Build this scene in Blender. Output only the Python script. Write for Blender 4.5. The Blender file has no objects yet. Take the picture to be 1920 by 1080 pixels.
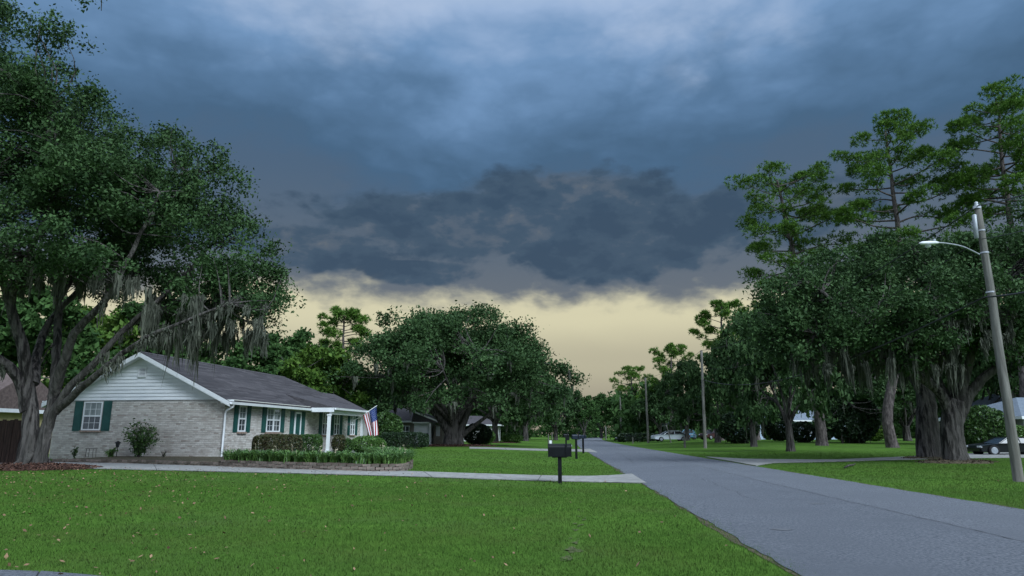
import bpy, math, random
import numpy as np
R = math.radians
rng = np.random.default_rng(11)
random.seed(11)
scene = bpy.context.scene
COL = scene.collection

# ------------------------------------------------------------------ camera
CAM_H, PITCH, F = 1.3, R(12.1), 1280.0
cam_d = bpy.data.cameras.new('camera'); cam_d.lens = 24.0; cam_d.sensor_width = 36.0
cam_d.clip_start = 0.05; cam_d.clip_end = 6000
cam = bpy.data.objects.new('camera', cam_d); COL.objects.link(cam)
cam.location = (0, 0, CAM_H); cam.rotation_euler = (math.pi/2 + PITCH, 0, 0)
scene.camera = cam

# ------------------------------------------------------------------ light and sky
EXPOSURE = 1.5
SUN_EL, SUN_AZ = R(40), R(142)          # azimuth clockwise from +Y: behind the camera, to the right
scene.view_settings.view_transform = 'Standard'; scene.view_settings.look = 'None'
scene.view_settings.exposure = EXPOSURE; scene.view_settings.gamma = 1.0
scene.view_settings.use_curve_mapping = False
sun_d = bpy.data.lights.new('sun', 'SUN'); sun_d.energy = 1.4; sun_d.angle = R(30); sun_d.color = (.78, .90, 1.0)
sun = bpy.data.objects.new('sun', sun_d); COL.objects.link(sun)
sun.rotation_euler = (math.pi/2 - SUN_EL, 0, -SUN_AZ + math.pi)
sun.location = (-20, -40, 60)

def lin(r, g, b):
    f = lambda c: (c/255/12.92 if c/255 <= .04045 else ((c/255+.055)/1.055)**2.4)
    return (f(r), f(g), f(b), 1)

def build_world():
    w = bpy.data.worlds.new('World'); scene.world = w; w.use_nodes = True
    w.cycles.sampling_method = 'MANUAL'; w.cycles.sample_map_resolution = 256
    nt = w.node_tree; N, L = nt.nodes, nt.links; N.clear()
    def sock(node, i, v):
        if hasattr(v, 'links'): L.new(v, node.inputs[i])
        else: node.inputs[i].default_value = v
    def m(op, a, b=0.0, c=0.0):
        n = N.new('ShaderNodeMath'); n.operation = op
        sock(n, 0, a); sock(n, 1, b); sock(n, 2, c)
        return n.outputs[0]
    def noise(vec, scale, detail=6, rough=.55, dist=0.0):
        n = N.new('ShaderNodeTexNoise'); n.noise_dimensions = '3D'
        L.new(vec, n.inputs['Vector'])
        n.inputs['Scale'].default_value = scale; n.inputs['Detail'].default_value = detail
        n.inputs['Roughness'].default_value = rough; n.inputs['Distortion'].default_value = dist
        return n.outputs['Fac'], n.outputs['Color']
    def comb(x, y, z):
        n = N.new('ShaderNodeCombineXYZ'); sock(n, 0, x); sock(n, 1, y); sock(n, 2, z); return n.outputs[0]
    def ramp(fac, stops, interp='EASE'):
        n = N.new('ShaderNodeValToRGB'); n.color_ramp.interpolation = interp
        e = n.color_ramp.elements
        while len(e) < len(stops): e.new(.5)
        for k, (p, c) in enumerate(stops): e[k].position = p; e[k].color = c
        L.new(fac, n.inputs[0]); return n.outputs[0]
    def mix(f, a, b):
        n = N.new('ShaderNodeMix'); n.data_type = 'RGBA'
        sock(n, 0, f); sock(n, 6, a); sock(n, 7, b); return n.outputs[2]
    def sstep(x, lo, hi):
        n = N.new('ShaderNodeMapRange'); n.interpolation_type = 'SMOOTHSTEP'
        sock(n, 0, x); n.inputs[1].default_value = lo; n.inputs[2].default_value = hi
        return n.outputs[0]
    tc = N.new('ShaderNodeTexCoord')
    sep = N.new('ShaderNodeSeparateXYZ'); L.new(tc.outputs['Generated'], sep.inputs[0])
    X, Y, Z = sep.outputs
    D2 = 180/math.pi
    el = m('MULTIPLY', m('ARCSINE', Z), D2)
    az = m('MULTIPLY', m('ARCTAN2', X, Y), D2)
    azw = m('SUBTRACT', m('FLOORED_MODULO', m('ADD', az, 60.0), 120.0), 60.0)   # the storm front repeats round the horizon
    vec = comb(X, Y, m('MULTIPLY', Z, 2.0))
    vecs = comb(X, Y, m('MULTIPLY', Z, 1.9))
    def puff(vec, scale, detail=2):
        n = N.new('ShaderNodeTexVoronoi'); n.feature = 'F1'; n.normalize = True; L.new(vec, n.inputs['Vector'])
        n.inputs['Scale'].default_value = scale; n.inputs['Detail'].default_value = detail; n.inputs['Roughness'].default_value = .55;
        return m('SUBTRACT', 1.0, n.outputs['Distance'])
    low, _ = noise(vec, 2.2, 2, .45)
    mid, _ = noise(vec, 5.0, 5, .5, .2)
    fine, _ = noise(vecs, 19.0, 7, .58, .2)
    bill, _ = noise(vecs, 9.0, 8, .56, .1)
    _, wc = noise(vecs, 14.0, 3, .5)
    wv = N.new('ShaderNodeVectorMath'); wv.operation = 'MULTIPLY_ADD'; L.new(wc, wv.inputs[0]); wv.inputs[1].default_value = (.06, .06, .06); L.new(vecs, wv.inputs[2])
    pf = puff(wv.outputs[0], 16.0); pfc = m('SUBTRACT', pf, .62)
    lowc = m('SUBTRACT', low, .5); midc = m('SUBTRACT', mid, .5)
    finec = m('SUBTRACT', fine, .5); billc = m('SUBTRACT', bill, .5)
    # upper deck of the storm, paler towards the zenith
    e1 = m('ADD', el, m('ADD', m('MULTIPLY', lowc, 12.0), m('ADD', m('MULTIPLY', midc, 13.0), m('MULTIPLY', pfc, 5.0))))
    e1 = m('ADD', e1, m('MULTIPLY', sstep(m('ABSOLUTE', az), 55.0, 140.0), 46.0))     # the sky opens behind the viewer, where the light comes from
    e1 = m('MAXIMUM', e1, m('ADD', m('MULTIPLY', el, .55), 8.0))
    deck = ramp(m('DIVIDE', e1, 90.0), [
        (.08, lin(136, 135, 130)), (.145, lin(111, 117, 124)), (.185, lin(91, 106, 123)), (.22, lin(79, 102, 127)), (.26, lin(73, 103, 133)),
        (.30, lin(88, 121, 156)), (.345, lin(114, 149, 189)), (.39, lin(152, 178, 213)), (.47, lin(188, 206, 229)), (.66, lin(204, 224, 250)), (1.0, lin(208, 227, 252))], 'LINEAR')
    # clearing under the storm base, ahead
    gapc = ramp(m('DIVIDE', m('ADD', el, m('MULTIPLY', midc, 1.5)), 20.0), [
        (0.0, lin(150, 141, 128)), (.12, lin(163, 156, 138)), (.30, lin(187, 181, 155)), (.48, lin(217, 211, 177)), (.7, lin(222, 216, 184))])
    sky = N.new('ShaderNodeTexSky'); sky.sky_type = 'NISHITA'; sky.sun_disc = False
    sky.sun_elevation = SUN_EL; sky.sun_rotation = SUN_AZ
    skyc = N.new('ShaderNodeVectorMath'); skyc.operation = 'SCALE'; L.new(sky.outputs[0], skyc.inputs[0]); skyc.inputs[3].default_value = .06
    gapc = mix(.06, gapc, skyc.outputs[0])
    ge = m('ADD', m('SUBTRACT', 12.0, el), m('SUBTRACT', m('ADD', m('MULTIPLY', billc, 5.0), m('MULTIPLY', finec, 2.2)), m('MULTIPLY', pfc, 3.0)))
    ge = m('ADD', ge, m('MULTIPLY', lowc, 3.0))
    ge = m('SUBTRACT', ge, m('MAXIMUM', m('MULTIPLY', m('SUBTRACT', m('ABSOLUTE', az), 42.0), .25), 0.0))
    gap = sstep(ge, -.7, 1.9)
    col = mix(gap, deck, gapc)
    # dark billows hanging in front of the deck
    def lobe(a0, e0, wa, we):
        da = m('DIVIDE', m('SUBTRACT', azw, a0), wa); de = m('DIVIDE', m('SUBTRACT', el, e0), we)
        return m('SUBTRACT', 1.0, m('ADD', m('MULTIPLY', da, da), m('MULTIPLY', de, de)))
    s1 = m('MAXIMUM', lobe(-.5, 17.3, 16.5, 2.9), lobe(4.5, 19.0, 10.0, 2.9))
    s1 = m('MAXIMUM', s1, lobe(9.5, 14.4, 8.0, 1.9))
    s1 = m('MAXIMUM', s1, lobe(-7.5, 13.2, 4.6, 1.0))
    s1 = m('MAXIMUM', s1, lobe(-17.0, 14.8, 6.0, 1.8))
    s1 = m('MAXIMUM', s1, lobe(21.0, 17.2, 9.0, 2.4))
    s1 = m('MAXIMUM', s1, lobe(-34.0, 16.5, 9.0, 2.6))
    s1 = m('ADD', m('MAXIMUM', s1, -1.6), .15)
    sb = m('ADD', s1, m('ADD', m('MULTIPLY', billc, 2.4), m('ADD', m('MULTIPLY', finec, 1.6), m('MULTIPLY', pfc, 2.0))))
    bm = m('MULTIPLY', m('MULTIPLY', sstep(sb, -.2, .6), .93), m('SUBTRACT', 1.0, sstep(m('ABSOLUTE', az), 60.0, 110.0)))
    bcol = ramp(m('ADD', bill, m('ADD', m('MULTIPLY', finec, .6), m('MULTIPLY', pfc, .55))), [(.26, lin(112, 117, 121)), (.40, lin(86, 100, 116)), (.53, lin(68, 88, 108)), (.68, lin(60, 80, 101))])
    col = mix(bm, col, bcol)
    # paler breaks where the deck thins
    brk = m('MAXIMUM', lobe(-18.0, 36.5, 13.0, 6.0), m('SUBTRACT', lobe(18.0, 33.0, 12.0, 5.5), .5))
    brk = m('MULTIPLY', sstep(m('ADD', brk, m('ADD', m('MULTIPLY', billc, 3.2), m('MULTIPLY', pfc, 1.2))), -.4, 2.0), .55)
    col = mix(brk, col, lin(192, 206, 228))
    # below the horizon
    col = mix(sstep(el, -3.0, -.5), lin(60, 64, 58), col)
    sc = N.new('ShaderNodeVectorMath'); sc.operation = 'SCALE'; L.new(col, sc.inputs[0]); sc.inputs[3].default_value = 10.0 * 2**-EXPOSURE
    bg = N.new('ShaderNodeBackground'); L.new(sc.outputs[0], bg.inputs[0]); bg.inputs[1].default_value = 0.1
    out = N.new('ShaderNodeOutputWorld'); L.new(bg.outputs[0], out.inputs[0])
build_world()

# ------------------------------------------------------------------ helpers
cp, sp = math.cos(PITCH), math.sin(PITCH)
def sst(a, b, x):
    t = np.clip((np.asarray(x, float) - a)/(b - a), 0, 1); return t*t*(3 - 2*t)
def road_x(y):                                   # centre line of the road
    y = np.asarray(y, float)
    return 5.2 + .065*y + .00023*np.maximum(y - 60, 0)**2
def ground(x, y):
    s = np.asarray(x, float) - road_x(y)
    left = sst(3.2, 13, -s)*.22*sst(6, 24, y)
    right = sst(3.4, 15, s)*(.06 + .5*sst(35, 95, y))*sst(6, 24, y)
    return left + right
def ray(px, py):
    u, v = (px - 960)/F, (540 - py)/F
    return np.array([u, cp - v*sp, sp + v*cp])
def P(px, py, depth):                            # a point seen at a pixel of the photograph, DEPTH metres ahead
    d = ray(px, py); return np.array([0, 0, CAM_H]) + d*(depth/d[1])
def gp(px, py):                                  # the point of the ground seen there
    d = ray(px, py); z = 0.0
    for _ in range(30):
        t = (z - CAM_H)/d[2]; p = d*t; z = .5*z + .5*float(ground(p[0], p[1]))
    return np.array([p[0], p[1], float(ground(p[0], p[1]))])
def gd(px, depth):                               # ground point in that pixel column, DEPTH metres ahead
    d = ray(px, 815); x = d[0]*depth/d[1]
    return np.array([x, depth, float(ground(x, depth))])

def tag(o, label=None, cat=None, group=None, kind=None):
    if label: o['label'] = label
    if cat: o['category'] = cat
    if group: o['group'] = group
    if kind: o['kind'] = kind
    return o
def empty(name, loc=(0, 0, 0), rz=0.0):
    o = bpy.data.objects.new(name, None); COL.objects.link(o)
    o.location = loc; o.rotation_euler = (0, 0, rz); o.empty_display_size = .2
    return o
def copy_tree(o, parent=None):
    c = o.copy(); COL.objects.link(c); c.parent = parent
    for ch in [q for q in o.children]: copy_tree(ch, c)
    return c

class MB:
    """collects faces into one mesh"""
    def __init__(s): s.v, s.f, s.n, s.a, s.mi = [], [], 0, [], []
    def add(s, v, f, var=None, mi=0):
        v = np.asarray(v, float).reshape(-1, 3); f = np.asarray(f, int)
        s.v.append(v); s.f.append(f + s.n); s.n += len(v)
        s.a.append(np.full(len(v), .5) if var is None else np.broadcast_to(np.asarray(var, float), (len(v),)).copy())
        s.mi.append(np.full(len(f), mi))
        return s
    def box(s, x0, x1, y0, y1, z0, z1, fn=None, var=None, mi=0):
        v = np.array([[x, y, z] for z in (z0, z1) for y in (y0, y1) for x in (x0, x1)], float)
        if fn: v = np.array([fn(*q) for q in v])
        return s.add(v, [[0, 2, 3, 1], [4, 5, 7, 6], [0, 1, 5, 4], [2, 6, 7, 3], [0, 4, 6, 2], [1, 3, 7, 5]], var, mi)
    def tube(s, pts, rad, sides=8, cap=True, wob=0.0, mi=0, var=None):
        pts = np.asarray(pts, float); n = len(pts)
        rad = np.broadcast_to(np.asarray(rad, float), (n,))
        t = np.gradient(pts, axis=0); t /= np.linalg.norm(t, axis=1)[:, None] + 1e-9
        ref = np.array([0, 0, 1.0]) if abs(t[0][2]) < .9 else np.array([1.0, 0, 0])
        a = np.cross(t, ref); bad = np.linalg.norm(a, axis=1) < 1e-3; a[bad] = (1, 0, 0)
        a /= np.linalg.norm(a, axis=1)[:, None]; b = np.cross(t, a)
        th = np.linspace(0, 2*np.pi, sides, endpoint=False)
        rr = rad[:, None]*(1 + (wob*np.cos(th*3 + 1.1)[None] + wob*.6*np.cos(th*5 + .3)[None] if wob else 0))
        ring = pts[:, None] + rr[..., None]*(np.cos(th)[None, :, None]*a[:, None] + np.sin(th)[None, :, None]*b[:, None])
        v = ring.reshape(-1, 3); i = np.arange(n - 1)[:, None]*sides; j = np.arange(sides)[None]; k = (j + 1) % sides
        f = np.stack([i + j, i + k, i + sides + k, i + sides + j], -1).reshape(-1, 4)
        s.add(v, f, var, mi)
        if cap:
            for base in (0, (n - 1)*sides):
                idx = s.n - n*sides + base + np.arange(sides)
                for q in range(1, sides - 2, 2): s.f.append(np.array([[idx[0], idx[q], idx[q+1], idx[q+2]]])); s.mi.append(np.full(1, mi))
                if sides % 2: s.f.append(np.array([[idx[0], idx[-2], idx[-1], idx[-1]]])[:, :3]); s.mi.append(np.full(1, mi))
        return s
    def prism(s, poly, ext, fn, mi=0, var=None):
        """closed polygon [(a,b)] extruded from ext[0] to ext[1]; fn(a, b, e) -> point"""
        n = len(poly); v = [fn(a, b, e) for e in ext for a, b in poly]; base = s.n
        s.add(v, np.zeros((0, 4), int), var, mi)
        side = [[base + k, base + (k+1) % n, base + n + (k+1) % n, base + n + k] for k in range(n)]
        s.f.append(np.array(side)); s.mi.append(np.full(n, mi))
        s.f.append(np.array([[base + k for k in range(n)][::-1]])); s.f.append(np.array([[base + n + k for k in range(n)]]))
        s.mi.append(np.full(1, mi)); s.mi.append(np.full(1, mi))
        return s
    def mesh(s, name, mats, smooth=False):
        v = np.concatenate(s.v); me = bpy.data.meshes.new(name)
        loops = np.concatenate([f.reshape(-1) for f in s.f]); tot = np.concatenate([np.full(len(f), f.shape[1]) for f in s.f if len(f)])
        start = np.concatenate([[0], np.cumsum(tot)[:-1]])
        mi = np.concatenate([q for q, f in zip(s.mi, s.f) if len(f)])
        me.vertices.add(len(v)); me.vertices.foreach_set('co', v.astype(np.float32).ravel())
        me.loops.add(len(loops)); me.loops.foreach_set('vertex_index', loops.astype(np.int32))
        me.polygons.add(len(tot)); me.polygons.foreach_set('loop_start', start.astype(np.int32)); me.polygons.foreach_set('loop_total', tot.astype(np.int32))
        for q in (mats if isinstance(mats, (list, tuple)) else [mats]): me.materials.append(q)
        me.polygons.foreach_set('material_index', mi.astype(np.int32))
        at = me.attributes.new('var', 'FLOAT', 'POINT'); at.data.foreach_set('value', np.concatenate(s.a).astype(np.float32))
        me.polygons.foreach_set('use_smooth', np.full(len(tot), bool(smooth)))
        me.update(calc_edges=True)
        return me
    def build(s, name, mats, parent=None, smooth=False):
        o = bpy.data.objects.new(name, s.mesh(name, mats, smooth)); COL.objects.link(o); o.parent = parent
        return o

# ------------------------------------------------------------------ materials
def mat(name, c1, c2=None, rough=.85, scale=6.0, bump=0.0, bscale=None, stretch=(1, 1, 1), detail=7, spec=.3, attr=None, trans=0.0,
        lo=.35, hi=.65, metal=0.0, c3=None, s3=1.5, coat=0.0, bdist=.03, up=0.0):
    ma = bpy.data.materials.new(name); ma.use_nodes = True
    nt = ma.node_tree; N, L = nt.nodes, nt.links; bs = N['Principled BSDF']
    bs.inputs['Roughness'].default_value = rough; bs.inputs['Specular IOR Level'].default_value = spec
    bs.inputs['Metallic'].default_value = metal; bs.inputs['Coat Weight'].default_value = coat
    tc = N.new('ShaderNodeTexCoord'); mp = N.new('ShaderNodeMapping'); mp.inputs['Scale'].default_value = stretch
    L.new(tc.outputs['Object'], mp.inputs[0])
    col = None
    def nz(sc, de=detail):
        n = N.new('ShaderNodeTexNoise'); n.inputs['Scale'].default_value = sc; n.inputs['Detail'].default_value = de
        n.inputs['Roughness'].default_value = .6; L.new(mp.outputs[0], n.inputs['Vector']); return n.outputs['Fac']
    def mixc(f, a, b):
        n = N.new('ShaderNodeMix'); n.data_type = 'RGBA'; L.new(f, n.inputs[0])
        for i, q in ((6, a), (7, b)):
            if hasattr(q, 'links'): L.new(q, n.inputs[i])
            else: n.inputs[i].default_value = (*q[:3], 1)
        return n.outputs[2]
    def rng_(f, a, b):
        n = N.new('ShaderNodeMapRange'); L.new(f, n.inputs[0]); n.inputs[1].default_value = a; n.inputs[2].default_value = b; return n.outputs[0]
    if c2 is not None:
        if attr:
            at = N.new('ShaderNodeAttribute'); at.attribute_name = 'var'
            col = mixc(at.outputs['Fac'], c1, c2)
        else: col = mixc(rng_(nz(scale), lo, hi), c1, c2)
        if c3 is not None: col = mixc(rng_(nz(s3, 5), .45, .7), col, c3)
        L.new(col, bs.inputs['Base Color'])
    else: bs.inputs['Base Color'].default_value = (*c1, 1)
    if bump:
        b = N.new('ShaderNodeBump'); b.inputs['Strength'].default_value = bump; b.inputs['Distance'].default_value = bdist
        L.new(nz(bscale or scale*3, 8), b.inputs['Height']); L.new(b.outputs[0], bs.inputs['Normal'])
    if up:                                        # lawn blades shade together, close to the ground's own normal
        ge = N.new('ShaderNodeNewGeometry'); mv = N.new('ShaderNodeMix'); mv.data_type = 'VECTOR'; mv.inputs[0].default_value = up
        L.new(ge.outputs['Normal'], mv.inputs[4]); mv.inputs[5].default_value = (0, 0, 1)
        nv_ = N.new('ShaderNodeVectorMath'); nv_.operation = 'NORMALIZE'; L.new(mv.outputs[1], nv_.inputs[0]); L.new(nv_.outputs[0], bs.inputs['Normal'])
    if trans:
        tr = N.new('ShaderNodeBsdfTranslucent'); mx = N.new('ShaderNodeMixShader'); mx.inputs[0].default_value = trans
        if col is not None: L.new(col, tr.inputs[0])
        else: tr.inputs[0].default_value = (*c1, 1)
        L.new(bs.outputs[0], mx.inputs[1]); L.new(tr.outputs[0], mx.inputs[2]); L.new(mx.outputs[0], N['Material Output'].inputs[0])
    return ma

MT = {}
MT['oak'] = mat('oak_leaf', (.013, .034, .012), (.078, .145, .050), rough=.6, spec=.12, attr=1, trans=.16)
MT['oakfar'] = mat('oak_leaf_far', (.014, .036, .013), (.074, .136, .046), rough=.65, spec=.12, attr=1, trans=.16)
MT['lime'] = mat('bright_leaf', (.030, .075, .012), (.120, .205, .036), rough=.6, spec=.12, attr=1, trans=.22)
MT['wood'] = mat('wood_leaf', (.016, .044, .013), (.070, .138, .038), rough=.7, spec=.1, attr=1, trans=.15)
MT['pine'] = mat('pine_needle', (.026, .074, .013), (.150, .275, .042), rough=.55, spec=.12, attr=1, trans=.18)
MT['shrub'] = mat('shrub_leaf', (.022, .055, .016), (.075, .145, .035), rough=.45, attr=1, trans=.15)
MT['dark'] = mat('dark_hedge_leaf', (.008, .020, .010), (.030, .058, .022), rough=.5, attr=1, trans=.1)
MT['red'] = mat('russet_hedge_leaf', (.030, .052, .016), (.085, .066, .032), rough=.55, attr=1, trans=.12)
MT['strap'] = mat('strap_leaf', (.040, .100, .022), (.140, .255, .060), rough=.4, attr=1, trans=.15)
MT['moss'] = mat('hanging_moss', (.042, .048, .035), (.135, .142, .108), rough=.95, attr=1, trans=.15)
MT['bark'] = mat('oak_bark', (.018, .015, .014), (.150, .132, .124), rough=.95, scale=8, bump=1.0, bscale=10, stretch=(1, 1, .16), c3=(.075, .070, .062), s3=1.0, lo=.42, hi=.60, bdist=.16)
MT['pbark'] = mat('pine_bark', (.034, .027, .026), (.145, .120, .112), rough=.95, scale=7, bump=1.0, bscale=9, stretch=(1, 1, .35), bdist=.08)
MT['pole'] = mat('weathered_pole', (.085, .080, .070), (.215, .205, .185), rough=.9, scale=10, bump=.5, bscale=22, stretch=(1, 1, .08), c3=(.11, .10, .08), s3=.8)
MT['ground'] = mat('lawn_soil', (.054, .120, .015), (.092, .186, .026), rough=.95, spec=.08, scale=2.2, bump=.6, bscale=60, c3=(.066, .118, .027), s3=.35)
MT['blade'] = mat('grass_blade', (.034, .094, .013), (.096, .190, .030), up=.65, rough=.7, spec=.08, attr=1, trans=.2, c3=(.092, .150, .028), s3=.7)
MT['asphalt'] = mat('asphalt', (.085, .094, .112), (.195, .207, .234), rough=.9, scale=30, bump=.8, bscale=90, c3=(.125, .135, .156), s3=.45, lo=.38, hi=.62, spec=.25)
MT['asphalt2'] = mat('asphalt_newer_lane', (.095, .104, .122), (.208, .220, .246), rough=.9, scale=30, bump=.8, bscale=90, c3=(.138, .148, .169), s3=.5, lo=.38, hi=.62, spec=.25)
MT['crack'] = mat('crack_tar', (.035, .036, .04), (.06, .06, .065), rough=.9, scale=20)
MT['stain'] = mat('oil_stain', (.095, .10, .11), (.145, .15, .165), rough=.8, scale=9)
MT['conc'] = mat('concrete', (.215, .21, .20), (.36, .35, .335), rough=.9, scale=5, bump=.25, bscale=40, c3=(.23, .225, .215), s3=.7)
MT['dirt'] = mat('verge_dirt', (.050, .046, .028), (.125, .100, .062), rough=.98, scale=9, bump=.7, bscale=40)
MT['worn'] = mat('worn_soil', (.060, .095, .024), (.115, .115, .055), rough=.98, scale=14, bump=.7, bscale=50)
MT['mulch'] = mat('mulch', (.030, .015, .012), (.105, .048, .034), rough=.98, scale=18, bump=1.0, bscale=45)
MT['chip'] = mat('mulch_chip', (.035, .018, .014), (.150, .075, .052), rough=.95, attr=1)
MT['litter'] = mat('leaf_litter', (.035, .028, .018), (.12, .085, .055), rough=.95, attr=1)
MT['leafd'] = mat('dead_leaf', (.10, .055, .030), (.33, .20, .12), rough=.8, attr=1)
MT['white'] = mat('white_paint', (.72, .73, .74), (.80, .81, .82), rough=.5, scale=3, bump=.05, bscale=8)
MT['siding'] = mat('white_siding', (.66, .68, .70), (.78, .79, .80), rough=.55, scale=1.6, stretch=(1, 1, 4), bump=.05, bscale=10)
MT['trim'] = mat('cream_soffit', (.60, .58, .52), (.68, .66, .60), rough=.6, scale=2)
MT['mortar'] = mat('mortar', (.30, .285, .27), (.40, .385, .365), rough=.95, scale=12, bump=.4)
MT['brick'] = mat('whitewashed_brick', (.34, .29, .255), (.64, .605, .56), rough=.9, attr=1, bump=.5, bscale=60, c3=(.44, .40, .36), s3=2.2)
MT['rbrick'] = mat('border_brick', (.105, .075, .062), (.27, .205, .175), rough=.95, attr=1, bump=.6, bscale=40, c3=(.12, .12, .095), s3=3)
MT['sill'] = mat('sill_brick', (.22, .15, .12), (.38, .29, .24), rough=.95, scale=9, bump=.3)
MT['shutter'] = mat('green_shutter', (.010, .058, .052), (.018, .085, .074), rough=.5, scale=3)
MT['glass'] = mat('window_glass', (.020, .026, .030), (.060, .070, .075), rough=.06, scale=1.3, spec=.7)
MT['glassu'] = mat('window_glass_over_blind', (.11, .14, .135), (.27, .30, .285), rough=.08, scale=3.5, stretch=(1, 1, .2), spec=.7)
MT['roof'] = mat('charcoal_shingle', (.045, .041, .045), (.090, .082, .088), rough=.95, scale=5, bump=.6, bscale=26, stretch=(1, 1, 3), c3=(.075, .068, .075), s3=.9)
MT['roofb'] = mat('brown_shingle', (.105, .075, .068), (.175, .13, .12), rough=.95, scale=6, bump=.5, bscale=26)
MT['roofg'] = mat('slate_blue_shingle', (.13, .16, .20), (.20, .235, .28), rough=.9, scale=6, bump=.4, bscale=26)
MT['fence'] = mat('dark_fence_board', (.020, .012, .010), (.060, .034, .026), rough=.9, scale=6, stretch=(3, 3, .3), bump=.4)
MT['yellow'] = mat('yellow_wall', (.48, .40, .20), (.56, .48, .26), rough=.8, scale=3)
MT['beige'] = mat('beige_wall', (.20, .17, .14), (.30, .26, .22), rough=.9, scale=7, bump=.3)
MT['palewall'] = mat('pale_wall', (.50, .50, .49), (.60, .60, .59), rough=.8, scale=3)
MT['bluewall'] = mat('pale_blue_wall', (.34, .42, .55), (.44, .52, .64), rough=.8, scale=3)
MT['black'] = mat('black_enamel', (.003, .0035, .005), (.006, .007, .009), rough=.42, scale=6, spec=.22)
MT['navy'] = mat('dark_blue_box', (.006, .012, .024), (.012, .020, .034), rough=.42, scale=6, spec=.25)
MT['metal'] = mat('galvanised_metal', (.26, .28, .30), (.36, .38, .41), rough=.5, scale=9, metal=.3)
MT['wire'] = mat('wire', (.03, .03, .035), rough=.6)
MT['rubber'] = mat('tyre_rubber', (.012, .012, .013), (.022, .022, .024), rough=.85, scale=20)
MT['carwhite'] = mat('car_paint_white', (.62, .66, .72), rough=.25, spec=.6, coat=.6)
MT['carblack'] = mat('car_paint_black', (.005, .006, .008), rough=.3, spec=.3, coat=.25)
MT['carblue'] = mat('car_paint_pale_blue', (.16, .34, .48), rough=.25, spec=.6, coat=.6)
MT['carred'] = mat('car_paint_maroon', (.060, .016, .016), rough=.3, spec=.6, coat=.5)
MT['carglass'] = mat('car_glass', (.010, .012, .014), rough=.12, spec=.4)
MT['lampglass'] = mat('lamp_lens', (.55, .58, .62), rough=.2, spec=.6)
MT['tail'] = mat('red_lens', (.30, .012, .010), rough=.2)
MT['fred'] = mat('flag_red', (.34, .022, .035), rough=.8); MT['fwhite'] = mat('flag_white', (.70, .71, .73), rough=.8); MT['fblue'] = mat('flag_blue', (.020, .045, .17), rough=.8)

# ------------------------------------------------------------------ ground, road, drives
def axis(lo, hi, step, far, sgn_far):
    a = list(np.arange(lo, hi + .01, step)); q = step; p = hi
    while p < far: q *= 1.35; p += q; a.append(p)
    q = step; p = lo
    while p > sgn_far: q *= 1.35; p -= q; a.insert(0, p)
    return np.array(a)
gx, gy = axis(-40, 45, .5, 1800, -1800), axis(-4, 125, .6, 2500, -300)
GX, GY = np.meshgrid(gx, gy); nx, ny = len(gx), len(gy)
gv = np.stack([GX, GY, ground(GX, GY)], -1).reshape(-1, 3)
ii = (np.arange(ny - 1)[:, None]*nx + np.arange(nx - 1)[None]).ravel()
lawn = MB().add(gv, np.stack([ii, ii + 1, ii + nx + 1, ii + nx], -1)).build('ground', MT['ground'], smooth=True)
tag(lawn, 'mown green lawn covering the ground on both sides of the road', 'lawn', kind='structure')

ys = np.concatenate([np.arange(-12, 60, .25), np.arange(60, 300, 2.0)])
def jag(n, a): return np.convolve(rng.normal(0, a, n + 8), np.ones(4)/4, 'same')[4:-4]
def strip(y, offs, zoff, jl=0., jr=0.):
    n = len(y); c = road_x(y); cols = []
    for k, o in enumerate(offs):
        j = jag(n, jl) if k == 0 else (jag(n, jr) if k == len(offs) - 1 else 0)
        cols.append(np.stack([c + o + j, y, np.full(n, 0.) + zoff + (.03*(1 - (o/2.95)**2) if abs(o) < 2.95 else 0)], -1))
    v = np.stack(cols, 1); m_ = len(offs); i = (np.arange(n - 1)[:, None]*m_ + np.arange(m_ - 1)[None]).ravel()
    return v.reshape(-1, 3), np.stack([i, i + 1, i + m_ + 1, i + m_], -1)
rd = MB().add(*strip(ys, [-2.95, -2.2, -1, -.3, .35, 1.2, 2.2, 2.95], .014, .05, .05)); rd.mi[0] = np.tile([0, 0, 0, 0, 1, 1, 1], len(ys) - 1)
road = rd.build('road', [MT['asphalt'], MT['asphalt2']], smooth=True)
tag(road, 'grey asphalt residential road running away between lawns', 'road', kind='structure')
for sgn, nm in ((-1, 'verge'), (1, 'verge')):
    e = [(-3.00, -2.88), (2.88, 3.05)][sgn > 0]
    vg = MB().add(*strip(ys, list(e), .006, .07 if sgn < 0 else .02, .07 if sgn > 0 else .02)).build(nm, MT['dirt'])
    tag(vg, 'strip of bare dirt along the %s road edge' % ('house side' if sgn < 0 else 'street lamp side'), 'verge', kind='structure')
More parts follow.
